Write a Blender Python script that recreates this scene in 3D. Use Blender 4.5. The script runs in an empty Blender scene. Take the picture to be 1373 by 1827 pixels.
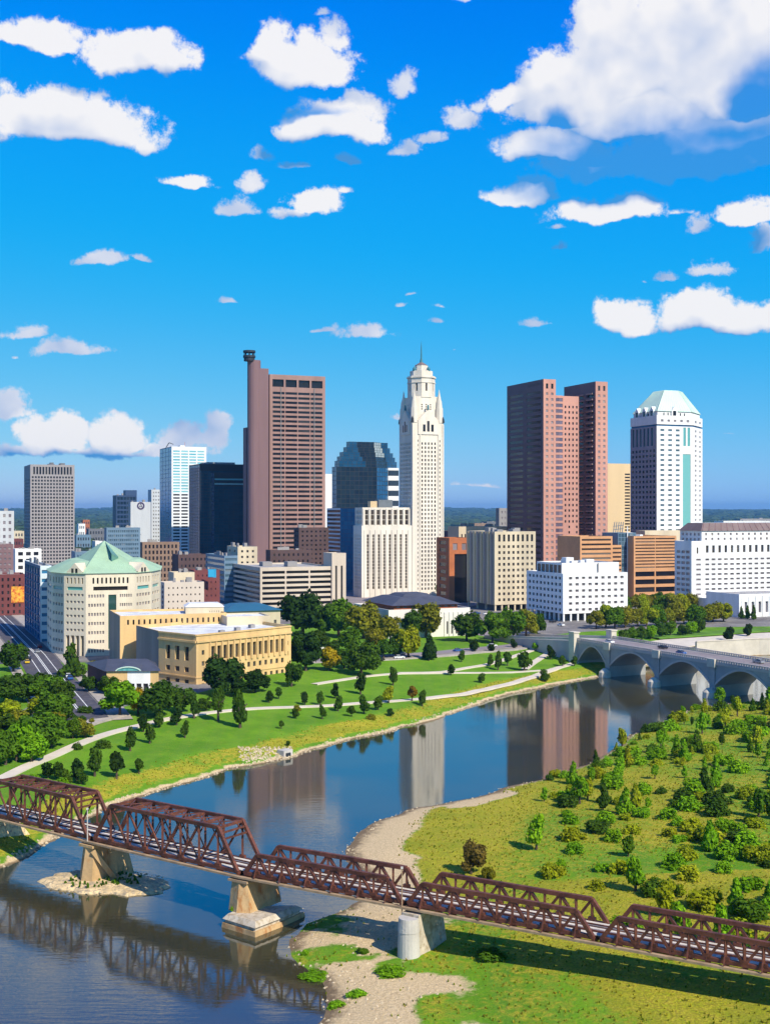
import bpy, bmesh, math, random
import numpy as np
from mathutils import Vector, Matrix
random.seed(7); np.random.seed(7)
sc = bpy.context.scene
COL = sc.collection
R = math.radians
# ------------------------------------------------------------------ camera
F, CX, HY, HC = 2200.0, 686.5, 914.0, 66.0
cam_d = bpy.data.cameras.new('camera'); cam = bpy.data.objects.new('camera', cam_d); COL.objects.link(cam)
cam.location = (0, 0, HC); cam.rotation_euler = (R(90), 0, 0)
cam_d.sensor_fit = 'HORIZONTAL'; cam_d.sensor_width = 36; cam_d.lens = 36*F/1373
cam_d.clip_start = 1; cam_d.clip_end = 60000
sc.camera = cam
# ------------------------------------------------------------------ light
SUN_AZ, SUN_EL = R(140), R(42)          # azimuth clockwise from +Y (the view direction)
tosun = Vector((math.sin(SUN_AZ)*math.cos(SUN_EL), math.cos(SUN_AZ)*math.cos(SUN_EL), math.sin(SUN_EL)))
sd = bpy.data.lights.new('sun', 'SUN'); sd.energy = 3.25; sd.angle = R(0.53); sd.color = (1, 0.92, 0.77)
so = bpy.data.objects.new('sun', sd); COL.objects.link(so); so.rotation_euler = tosun.to_track_quat('Z', 'Y').to_euler(); so.location = (200, -200, 400)
sc.view_settings.view_transform = 'Standard'; sc.view_settings.look = 'None'
sc.view_settings.exposure = 0.85; sc.view_settings.gamma = 1; sc.view_settings.use_curve_mapping = False
world = bpy.data.worlds.new('World'); sc.world = world; world.use_nodes = True
wt = world.node_tree; wt.nodes.clear()

class NB:                                   # tiny node builder
    def __init__(s, t): s.t = t
    def n(s, typ, ins=(), **kw):
        nd = s.t.nodes.new(typ)
        for k, v in kw.items(): setattr(nd, k, v)
        for i, v in enumerate(ins):
            if v is None: continue
            s.set(nd.inputs[i], v)
        return nd
    def set(s, sock, v):
        if isinstance(v, bpy.types.NodeSocket): s.t.links.new(v, sock)
        else: sock.default_value = v
    def m(s, op, a, b=None, c=None, clamp=False):
        nd = s.n('ShaderNodeMath', (a, b, c), operation=op); nd.use_clamp = clamp; return nd.outputs[0]
    def v(s, op, a, b=None):
        nd = s.n('ShaderNodeVectorMath', (a, b), operation=op)
        return nd.outputs['Value'] if op in ('LENGTH', 'DOT_PRODUCT') else nd.outputs[0]
    def mix(s, f, a, b, mode='MIX'):
        nd = s.t.nodes.new('ShaderNodeMix'); nd.data_type = 'RGBA'; nd.blend_type = mode
        s.set(nd.inputs['Factor'], f)
        s.set(nd.inputs[6], a if not isinstance(a, tuple) or len(a) == 4 else (*a, 1))
        s.set(nd.inputs[7], b if not isinstance(b, tuple) or len(b) == 4 else (*b, 1))
        return nd.outputs[2]
    def ss(s, x, lo, hi):
        nd = s.n('ShaderNodeMapRange', (x, lo, hi, 0.0, 1.0)); nd.interpolation_type = 'SMOOTHSTEP'; return nd.outputs[0]
    def noise(s, vec, scale, detail=4, rough=.55, dist=0.0):
        nd = s.t.nodes.new('ShaderNodeTexNoise'); nd.noise_dimensions = '3D'
        if vec is not None: s.t.links.new(vec, nd.inputs['Vector'])
        nd.inputs['Scale'].default_value = scale; nd.inputs['Detail'].default_value = detail
        nd.inputs['Roughness'].default_value = rough; nd.inputs['Distortion'].default_value = dist
        return nd.outputs[0]

# ---- sky with cumulus clouds (by direction, all the way round the dome)
BL = [  # photo px centre, radii px, weight
 (1235,150,190,150,1),(1110,180,110,150,1),(1140,235,130,55,1),(1020,215,120,95,1),(920,190,75,34,.85),(985,285,130,46,.95),(1330,190,200,160,1),(1290,275,230,60,1),(1215,310,250,56,1),(1245,60,55,60,.9),(1125,75,50,55,.9),
 (930,358,85,30,.9),(1085,395,130,34,.9),(1210,385,60,16,.45),(1335,405,62,34,.85),(1365,445,45,40,.85),(1250,420,28,34,.65),(985,412,28,14,.5),(993,443,34,14,.7),
 (1270,490,48,22,.75),(1195,504,32,18,.7),(1155,506,14,9,.5),(1118,588,72,44,1),(1262,580,88,48,1),(1360,588,90,50,1),
 (545,150,95,66,1),(600,85,34,44,.9),(500,110,70,50,.9),(592,248,108,48,1),(648,205,50,36,.9),(722,172,32,36,.75),(820,232,48,40,.8),(845,200,36,26,.6),(775,258,40,20,.7),(725,275,42,24,.75),(815,5,45,18,.65),(580,30,40,16,.5),
 (612,292,42,15,.7),(520,302,44,14,.55),(465,288,34,30,.7),(450,342,30,30,.75),(420,385,42,30,.8),(560,388,72,34,.85),(610,352,36,14,.6),(520,392,50,20,.7),
 (180,475,70,20,.75),(255,466,30,12,.6),(410,545,34,9,.65),(712,549,22,10,.6),(730,531,26,6,.5),(780,577,28,11,.6),(775,552,20,7,.45),(650,606,58,22,.9),(572,596,34,9,.5),(968,580,34,17,.7),(812,622,14,6,.5),
 (40,604,46,20,.9),(140,634,86,22,.9),(28,634,14,8,.6),(15,744,48,38,1),(95,806,64,46,1),(205,800,66,50,1),(160,815,120,24,.9),(25,812,50,20,.9),(320,800,44,44,1),(385,795,36,48,1),(300,812,90,20,.9),(250,815,60,14,.8),
 (850,868,120,9,.4),(1300,780,80,9,.35),(120,250,170,60,1),(240,130,110,55,.9),(70,90,120,40,.8),(330,330,80,26,.7),(706,752,16,14,.7)]
SHADE = [(1215,345,330,100,1.1),(1340,215,90,95,.8),(1010,232,60,40,.6),(560,215,110,26,.6),(590,285,120,22,.6),(1290,618,130,24,.7),(560,405,70,16,.5),(200,838,220,24,.5)]
def dirpx(px, py):
    u, w = (px-CX)/F, (HY-py)/F
    d = Vector((u, 1, w)).normalized()
    return math.atan2(d.x, d.y), math.asin(d.z)

def blobs(B, P, lst):
    acc = None
    for px, py, rx, ry, w in lst:
        a, e = dirpx(px, py); e += ry*.30/F; kx, ky = F/rx*.95, F/ry*.9
        q = B.n('ShaderNodeVectorMath', (P, (kx, ky, 0), (-a*kx, -e*ky, 0)), operation='MULTIPLY_ADD').outputs[0]
        q = B.v('MAXIMUM', q, B.v('MULTIPLY', q, (1, -2.3, 0)))
        f = B.m('SUBTRACT', w, B.v('LENGTH', q))
        acc = f if acc is None else B.m('MAXIMUM', acc, f)
    return acc
def polar(B, d):
    s = B.n('ShaderNodeSeparateXYZ', (d,))
    return B.n('ShaderNodeCombineXYZ', (B.m('ARCTAN2', s.outputs[0], s.outputs[1]), B.m('ARCSINE', s.outputs[2]), 0.0)).outputs[0]
W_ = NB(wt)
BIG = [x for x in BL if x[2] >= 62 and x[3] >= 26]; SMALL = [x for x in BL if not (x[2] >= 62 and x[3] >= 26)]
tc = wt.nodes.new('ShaderNodeTexCoord'); dirv = W_.v('NORMALIZE', tc.outputs['Generated'])
w1 = wt.nodes.new('ShaderNodeTexNoise'); wt.links.new(dirv, w1.inputs['Vector']); w1.inputs['Scale'].default_value = 20; w1.inputs['Detail'].default_value = 4.0
PP = polar(W_, dirv); Pw = W_.n('ShaderNodeVectorMath', (w1.outputs['Color'], (.040, .034, 0), PP), operation='MULTIPLY_ADD').outputs[0]
Pw = W_.v('SUBTRACT', Pw, (.020, .017, 0))
big0 = blobs(W_, Pw, BIG); Pv = W_.v('SUBTRACT', W_.n('ShaderNodeVectorMath', (w1.outputs['Color'], (.026, .017, 0), PP), operation='MULTIPLY_ADD').outputs[0], (.013, .0085, 0)); small0 = blobs(W_, Pv, SMALL)
big1 = blobs(W_, W_.v('ADD', Pw, (.010, .020, 0)), BIG)
sx = W_.n('ShaderNodeSeparateXYZ', (PP,))
gen = W_.m('MULTIPLY_ADD', W_.noise(dirv, 5.0, 1), 6.0, -3.75)     # scattered cumulus beyond the field of view
far_ = W_.m('MAXIMUM', W_.ss(W_.m('ABSOLUTE', sx.outputs[0]), .40, .52), W_.ss(sx.outputs[1], .46, .58))
gen = W_.m('ADD', gen, W_.m('MULTIPLY_ADD', far_, 3.0, -3.0))
acc = W_.m('MAXIMUM', W_.m('MAXIMUM', big0, W_.m('MULTIPLY', small0, .56)), gen)
def puff(d, det): return W_.m('MULTIPLY_ADD', W_.noise(d, 44, det, .68), 3.1, -1.55)
n0 = puff(dirv, 6); r0 = W_.noise(dirv, 17, 3, .5); r1 = W_.noise(W_.v('ADD', dirv, (.008, 0, .015)), 17, 3, .5)
cl = W_.m('MINIMUM', W_.m('MULTIPLY', acc, 2.3), 1.7)
f0 = W_.m('ADD', cl, n0)
alpha = W_.ss(f0, -.04, .56)
relief = W_.m('MULTIPLY', W_.m('SUBTRACT', r0, r1), 1.05)
form = W_.m('MULTIPLY', W_.m('SUBTRACT', W_.m('MINIMUM', W_.m('MAXIMUM', big0, -.3), .45), W_.m('MINIMUM', W_.m('MAXIMUM', big1, -.3), .45)), .75)
shd = blobs(W_, Pw, SHADE); base_ = W_.ss(shd, -.05, .62)
thick = W_.m('MULTIPLY_ADD', W_.ss(big0, -.05, .40), .20, .50)
lit = W_.m('SUBTRACT', W_.m('ADD', W_.m('MULTIPLY', W_.m('ADD', relief, form), 1.2), thick), W_.m('MULTIPLY', base_, .85), None, True)
sky = wt.nodes.new('ShaderNodeTexSky'); sky.sky_type = 'NISHITA'; sky.sun_disc = False
sky.sun_elevation = SUN_EL; sky.sun_rotation = SUN_AZ; sky.air_density = 1.0; sky.dust_density = .2; sky.ozone_density = 2.2; sky.altitude = 200
cv = wt.nodes.new('ShaderNodeRGBCurve'); wt.links.new(W_.v('MULTIPLY', sky.outputs[0], (.1, .1, .1)), cv.inputs['Color'])
for ci, pts_ in enumerate(([(.0, .0), (.19, .002), (.27, .012), (.42, .085), (.59, .19), (.75, .30), (1, .52)], [(0, 0), (.12, .07), (.22, .20), (.32, .325), (.60, .47), (.8, .57), (1, .68)], [(0, 0), (.2, .30), (.39, .84), (.5, .86), (.66, .85), (1, .87)])):
    c_ = cv.mapping.curves[ci]
    while len(c_.points) < len(pts_): c_.points.new(.5, .5)
    for p_, q_ in zip(c_.points, pts_): p_.location = q_
cv.mapping.update()
skyb = W_.v('MULTIPLY', cv.outputs[0], (10, 10, 10))
rmp = W_.n('ShaderNodeValToRGB', (lit,)); el_ = rmp.color_ramp.elements; el_[0].color = (.06, .28, .64, 1); el_[0].position = .0; el_[1].color = (.87, .86, .87, 1); el_[1].position = .86
e2_ = el_.new(.42); e2_.color = (.50, .58, .76, 1)
cc = W_.v('MULTIPLY', rmp.outputs[0], (10, 10, 10))
skyc = W_.mix(W_.m('MULTIPLY', alpha, W_.m('MULTIPLY_ADD', base_, -.42, .97)), skyb, cc)
bg = wt.nodes.new('ShaderNodeBackground'); bg.inputs['Strength'].default_value = .06
wt.links.new(skyc, bg.inputs['Color'])
wo = wt.nodes.new('ShaderNodeOutputWorld'); wt.links.new(bg.outputs[0], wo.inputs['Surface'])
world.cycles.sampling_method = 'MANUAL'; world.cycles.sample_map_resolution = 256
sc.cycles.max_bounces = 5; sc.cycles.diffuse_bounces = 2; sc.cycles.glossy_bounces = 3; sc.cycles.adaptive_threshold = .02

# ------------------------------------------------------------------ materials
def mat(name, col, rough=.8, var=.12, scale=.15, stretch=(1, 1, 1), metal=0.0, spec=.3, col2=None, bump=0.0, bscale=3.0, c2lo=.45, c2hi=.62):
    m = bpy.data.materials.new(name); m.use_nodes = True; t = m.node_tree; t.nodes.clear(); b = NB(t)
    geo = t.nodes.new('ShaderNodeNewGeometry')
    p = b.v('MULTIPLY', geo.outputs['Position'], stretch)
    n = b.noise(p, scale, 6, .6)
    base = tuple(col)+(1,)
    c = b.mix(b.ss(n, .3, .7), tuple(x*(1-var) for x in col), tuple(min(1, x*(1+var)) for x in col))
    if col2 is not None:
        c = b.mix(b.ss(b.noise(p, scale*2.7, 5, .65), c2lo, c2hi), c, col2)
    fine = b.noise(geo.outputs['Position'], scale*14, 4, .6)
    c = b.mix(b.m('MULTIPLY', b.ss(fine, .35, .75), var*.9), c, tuple(x*.55 for x in col))
    bs = t.nodes.new('ShaderNodeBsdfPrincipled'); t.links.new(c, bs.inputs['Base Color'])
    bs.inputs['Roughness'].default_value = rough; bs.inputs['Metallic'].default_value = metal; bs.inputs['Specular IOR Level'].default_value = spec
    if bump:
        bn = b.n('ShaderNodeBump'); bn.inputs['Strength'].default_value = bump; bn.inputs['Distance'].default_value = .3
        t.links.new(b.noise(geo.outputs['Position'], bscale, 5, .6), bn.inputs['Height']); t.links.new(bn.outputs[0], bs.inputs['Normal'])
    o = t.nodes.new('ShaderNodeOutputMaterial'); t.links.new(bs.outputs[0], o.inputs[0]); return m
def glass(name, col, col2, rough=.12, spec=.6, blind=.25, metal=0.0):
    m = bpy.data.materials.new(name); m.use_nodes = True; t = m.node_tree; t.nodes.clear(); b = NB(t)
    geo = t.nodes.new('ShaderNodeNewGeometry'); oi = t.nodes.new('ShaderNodeObjectInfo')
    r = b.m('FRACT', b.m('ADD', b.m('MULTIPLY', geo.outputs['Random Per Island'], 7.31), b.m('MULTIPLY', oi.outputs['Random'], 3.7)))
    c = b.mix(r, col, col2)
    c = b.mix(b.m('MULTIPLY', b.ss(r, .84, .88), blind*.8), c, (.34, .30, .25))
    bs = t.nodes.new('ShaderNodeBsdfPrincipled'); t.links.new(c, bs.inputs['Base Color'])
    bs.inputs['Roughness'].default_value = rough; bs.inputs['Specular IOR Level'].default_value = spec; bs.inputs['Metallic'].default_value = metal
    o = t.nodes.new('ShaderNodeOutputMaterial'); t.links.new(bs.outputs[0], o.inputs[0]); return m
def leafmat(name):
    m = bpy.data.materials.new(name); m.use_nodes = True; t = m.node_tree; t.nodes.clear(); b = NB(t)
    geo = t.nodes.new('ShaderNodeNewGeometry'); oi = t.nodes.new('ShaderNodeObjectInfo')
    c = oi.outputs['Color']
    r = geo.outputs['Random Per Island']
    lo = b.mix(1.0, c, (.62, .66, .6), 'MULTIPLY'); hi = b.mix(1.0, c, (1.45, 1.38, 1.25), 'MULTIPLY')
    cc = b.mix(r, lo, hi)
    n = b.noise(geo.outputs['Position'], .35, 3)
    cc = b.mix(b.m('MULTIPLY', b.ss(n, .42, .7), .4), cc, b.mix(1.0, c, (1.5, 1.25, .8), 'MULTIPLY'))
    d = t.nodes.new('ShaderNodeBsdfDiffuse'); t.links.new(cc, d.inputs[0])
    tr = t.nodes.new('ShaderNodeBsdfTranslucent'); t.links.new(cc, tr.inputs[0])
    mx = t.nodes.new('ShaderNodeMixShader'); mx.inputs[0].default_value = .3; t.links.new(d.outputs[0], mx.inputs[1]); t.links.new(tr.outputs[0], mx.inputs[2])
    o = t.nodes.new('ShaderNodeOutputMaterial'); t.links.new(mx.outputs[0], o.inputs[0]); return m
V = (1, 1, .12)     # vertical weather streaks
M = dict(
 limestone=mat('limestone', (.74, .66, .55), .85, .16, .12, V), white=mat('white_stone', (.80, .79, .76), .8, .10, .1, V), whitegrey=mat('pale_grey_wall', (.55, .56, .56), .8, .08, .1, V),
 cream=mat('cream_stone', (.63, .52, .36), .85, .14, .1, V), tan=mat('tan_brick', (.60, .44, .25), .85, .10, .1, V), court=mat('sandstone', (.68, .45, .20), .85, .18, .12, V), courtside=mat('grey_brown_shade', (.33, .26, .22), .85, .15, .1, V),
 green=mat('pale_panel', (.72, .62, .47), .8, .13, .1, V), copper=mat('green_copper', (.36, .52, .34), .7, .10, .1), mint=mat('mint_copper', (.54, .70, .58), .65, .05, .1), copperdark=mat('green_glazing', (.12, .26, .20), .4, .1, .1),
 pink=mat('pink_granite', (.34, .20, .165), .7, .16, .08, V), pink2=mat('pink_granite_dark', (.215, .125, .125), .7, .08, .08, V), brown=mat('red_granite', (.53, .265, .20), .7, .12, .08, V), brownshade=mat('red_granite_shaded', (.16, .085, .09), .55, .08, .08, V),
 grey=mat('grey_concrete', (.30, .28, .27), .85, .08, .08, V), greydark=mat('dark_concrete', (.16, .16, .17), .8, .1, .1, V), stripe=mat('garage_concrete', (.60, .50, .39), .85, .1, .1, V), brick=mat('orange_brick', (.44, .14, .05), .85, .12, .15), redbrick=mat('red_brick', (.17, .05, .045), .85, .12, .15), brick2=mat('brown_brick', (.26, .17, .12), .85, .12, .1),
 darkbrick=mat('dark_brown_brick', (.10, .06, .055), .85, .12, .1), terr=mat('terracotta_brick', (.62, .32, .15), .8, .1, .1), bluewall=mat('blue_grey_panel', (.14, .22, .30), .6, .1, .1), paleblue=mat('pale_blue_panel', (.62, .70, .74), .5, .05, .1),
 roof=mat('flat_roof_gravel', (.42, .40, .38), .95, .15, .1, col2=(.30, .29, .28)), roofwhite=mat('white_membrane_roof', (.74, .74, .74), .8, .06, .06, col2=(.55, .55, .54)), slate=mat('slate_roof', (.07, .075, .10), .6, .15, .2), mansard=mat('brown_mansard', (.20, .14, .13), .7, .12, .15), blueroof=mat('blue_metal_roof', (.03, .12, .20), .45, .1, .1),
 metal=mat('grey_metal', (.25, .26, .27), .4, .1, .2, metal=.6), dark=mat('dark_metal', (.03, .035, .04), .5, .1, .2), verdigris=mat('verdigris_bronze', (.06, .20, .24), .6, .2, .3), redtile=mat('red_banding', (.45, .13, .05), .8, .2, .3),
 rust=mat('rusty_steel', (.115, .037, .022), .62, .5, .5, col2=(.22, .075, .035), spec=.4, c2lo=.5, c2hi=.7), ties=mat('creosoted_timber', (.045, .032, .026), .9, .3, .8), rail=mat('worn_rail', (.55, .50, .46), .35, .2, .5, metal=.6), plank=mat('bleached_planks', (.62, .56, .48), .85, .15, .8), ledge=mat('weathered_timber', (.36, .25, .15), .9, .25, .6),
 pier=mat('stained_concrete', (.50, .33, .16), .9, .22, .25, (1, 1, .4), col2=(.40, .16, .045), bump=.4, bscale=1.2, c2lo=.5, c2hi=.68), plinth=mat('pale_masonry', (.55, .47, .36), .9, .15, .4, col2=(.38, .30, .2), bump=.4, bscale=1.0), palepier=mat('pale_concrete', (.52, .48, .43), .9, .16, .35, (1, 1, .5), bump=.2),
 gravel=mat('river_gravel', (.72, .53, .28), .95, .25, .5, col2=(.36, .29, .2), bump=.8, bscale=2.2), rock=mat('limestone_rubble', (.50, .40, .26), .9, .3, .6), path=mat('path_concrete', (.66, .57, .45), .9, .08, .2), wallpale=mat('pale_capping', (.66, .58, .47), .85, .08, .2),
 asphalt=mat('asphalt', (.075, .07, .085), .9, .18, .15, col2=(.11, .10, .11)), roadpale=mat('worn_road', (.26, .22, .22), .9, .12, .1), paint=mat('road_paint', (.78, .78, .74), .8, .1, .3), pave=mat('pavement', (.44, .38, .32), .9, .12, .2, col2=(.34, .30, .26)),
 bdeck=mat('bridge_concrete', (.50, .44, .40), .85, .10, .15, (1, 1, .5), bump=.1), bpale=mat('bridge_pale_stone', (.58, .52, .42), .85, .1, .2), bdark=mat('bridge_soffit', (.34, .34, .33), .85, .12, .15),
 bark=mat('bark', (.10, .07, .05), .95, .3, 1.5), tyre=mat('tyre', (.02, .02, .02), .8, .1, 1), chrome=mat('chrome', (.6, .6, .6), .2, .05, 1, metal=1), lamp=mat('lamp_lens', (.7, .65, .55), .2, .05, 1), blueband=mat('blue_band', (.02, .13, .28), .5, .08, .2), banner=mat('red_banner', (.55, .03, .03), .8, .1, .3), poster=mat('poster_print', (.75, .38, .04), .7, .3, .25, col2=(.55, .08, .02)),
 carwhite=mat('white_car_paint', (.75, .75, .74), .25, .03, .5, spec=.6), carred=mat('red_car_paint', (.35, .02, .02), .25, .05, .5, spec=.6), carblue=mat('blue_car_paint', (.03, .10, .30), .25, .05, .5, spec=.6), carblack=mat('black_car_paint', (.02, .02, .024), .2, .05, .5, spec=.6), cargrey=mat('silver_car_paint', (.35, .36, .37), .3, .05, .5, spec=.6, metal=.3), caryellow=mat('yellow_car_paint', (.65, .42, .02), .3, .05, .5, spec=.6),
)
G = dict(
 win=glass('window_glass', (.018, .020, .024), (.05, .052, .058)), winwarm=glass('window_glass_warm', (.030, .020, .014), (.085, .06, .04), blind=.5), winblue=glass('window_glass_blue', (.03, .07, .10), (.10, .17, .22), .08, .9, .4),
 winpale=glass('window_glass_pale', (.16, .13, .14), (.30, .26, .27), .2, .5, .5), winblack=glass('window_glass_black', (.008, .007, .009), (.02, .018, .02), .1, .4, .1), cyan=glass('cyan_glass', (.10, .42, .50), (.30, .62, .66), .1, .8, .2), teal=glass('teal_glass', (.09, .33, .32), (.16, .44, .42), .1, .8, 0),
 navy=glass('navy_glass', (.008, .022, .042), (.016, .036, .058), .06, .8, 0), navy2=glass('blue_mirror_glass', (.010, .075, .17), (.02, .11, .23), .08, .9, 0, .2), dkgreen=glass('dark_green_glass', (.010, .05, .045), (.018, .07, .06), .1, .7, 0), deep=glass('deep_teal_glass', (.010, .055, .085), (.018, .075, .11), .06, .8, 0), bluglass=glass('blue_curtain_glass', (.03, .15, .30), (.05, .21, .36), .1, .7, 0),
 purple=glass('purple_glass', (.10, .08, .12), (.2, .15, .2), .1, .7, .1),
)
LEAF = leafmat('leaves')
# ------------------------------------------------------------------ mesh helpers
def v2(p, z): return (p[0], p[1], z)
class MB:
    def __init__(s): s.v = []; s.f = []; s.mi = []
    def face(s, pts, mi=0):
        i = len(s.v); s.v += [tuple(p) for p in pts]; s.f.append(tuple(range(i, i+len(pts)))); s.mi.append(mi)
    def wallq(s, a, b, z0, z1, mi=0): s.face([v2(a, z0), v2(b, z0), v2(b, z1), v2(a, z1)], mi)
    def prism(s, poly, z0, z1, mi=0, bottom=False, topmi=None):
        n = len(poly)
        for i in range(n): s.wallq(poly[i], poly[(i+1) % n], z0, z1, mi)
        s.face([v2(p, z1) for p in poly], mi if topmi is None else topmi)
        if bottom: s.face([v2(p, z0) for p in reversed(poly)], mi)
    def frustum(s, p0, z0, p1, z1, mi=0, cap=True):
        n = len(p0)
        for i in range(n):
            j = (i+1) % n; s.face([v2(p0[i], z0), v2(p0[j], z0), v2(p1[j], z1), v2(p1[i], z1)], mi)
        if cap: s.face([v2(p, z1) for p in p1], mi)
    def bar(s, p, q, w, h=None, mi=0):
        h = w if h is None else h; p = Vector(p); q = Vector(q); d = (q-p)
        if d.length < 1e-6: return
        d.normalize(); up = Vector((0, 0, 1)) if abs(d.z) < .98 else Vector((1, 0, 0))
        a = d.cross(up).normalized()*(w/2); b = a.cross(d).normalized()*(h/2)
        c = [-a-b, a-b, a+b, -a+b]
        P = [p+x for x in c]; Q = [q+x for x in c]
        for i in range(4):
            j = (i+1) % 4; s.face([P[i], Q[i], Q[j], P[j]], mi)
        s.face(P, mi); s.face(Q[::-1], mi)
    def box(s, c, size, mi=0, rz=0):
        x, y, z = size[0]/2, size[1]/2, size[2]; ca, sa = math.cos(rz), math.sin(rz)
        P = [(c[0]+a*x*ca-b*y*sa, c[1]+a*x*sa+b*y*ca) for a, b in ((-1, -1), (1, -1), (1, 1), (-1, 1))]
        s.prism(P, c[2], c[2]+z, mi, True)
    def cyl(s, c, r0, r1, z0, z1, n=12, mi=0):
        p0 = [(c[0]+r0*math.cos(2*math.pi*i/n), c[1]+r0*math.sin(2*math.pi*i/n)) for i in range(n)]
        p1 = [(c[0]+r1*math.cos(2*math.pi*i/n), c[1]+r1*math.sin(2*math.pi*i/n)) for i in range(n)]
        s.frustum(p0, z0, p1, z1, mi)
    def mesh(s, name, mats, off=(0, 0, 0), smooth=False):
        me = bpy.data.meshes.new(name); vs = [(x-off[0], y-off[1], z-off[2]) for x, y, z in s.v]
        me.from_pydata(vs, [], s.f)
        for m in (mats if isinstance(mats, (list, tuple)) else [mats]): me.materials.append(m)
        if any(s.mi): me.polygons.foreach_set('material_index', s.mi)
        if smooth: me.polygons.foreach_set('use_smooth', [True]*len(s.f))
        return me
    def build(s, name, mats, parent=None, kind=None, label=None, smooth=False, off=None):
        if not s.f: return None
        off = off if off is not None else (worldloc(parent) if parent else (0, 0, 0))
        o = bpy.data.objects.new(name, s.mesh(name, mats, off, smooth)); COL.objects.link(o)
        if parent: o.parent = parent
        else: o.location = off
        if kind: o['kind'] = kind
        if label: o['label'] = label
        return o
def worldloc(o):
    l = Vector((0, 0, 0))
    while o is not None: l += o.location; o = o.parent
    return l
def thing(name, label, cat, loc, group=None):
    o = bpy.data.objects.new(name, None); COL.objects.link(o); o.location = loc
    o['label'] = label; o['category'] = cat
    if group: o['group'] = group
    return o
def tag(o, label, cat, group=None):
    o['label'] = label; o['category'] = cat
    if group: o['group'] = group
    return o
def inset(poly, d):
    n = len(poly); out = []
    for i in range(n):
        a, b, c = Vector(poly[i-1]), Vector(poly[i]), Vector(poly[(i+1) % n])
        e1 = (b-a).normalized(); e2 = (c-b).normalized(); n1 = Vector((-e1.y, e1.x)); n2 = Vector((-e2.y, e2.x))
        k = 1+n1.dot(n2); out.append(tuple(b+(n1+n2)*(d/max(k, .2))))
    return out
def lerp(a, b, t): return (a[0]+(b[0]-a[0])*t, a[1]+(b[1]-a[1])*t)
def pt(px, D): return ((px-CX)*D/F, D)
def zt(py, D): return HC+(HY-py)*D/F
def Db(py, z): return F*(HC-z)/(py-HY)
def foot(xl, xc, xr, D, th=22, depth=None):
    th = R(th); C = pt(xc, D); u = (math.cos(th), math.sin(th)); w = (-math.sin(th), math.cos(th))
    k = (xr-CX)/F; L = (k*C[1]-C[0])/(u[0]-k*u[1])
    if depth is None:
        k = (xl-CX)/F; E = (k*C[1]-C[0])/(w[0]-k*w[1])
    else: E = depth
    Rr = (C[0]+u[0]*L, C[1]+u[1]*L)
    return [C, Rr, (Rr[0]+w[0]*E, Rr[1]+w[1]*E), (C[0]+w[0]*E, C[1]+w[1]*E)]
PANES = {}
GZ = 7.0
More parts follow.
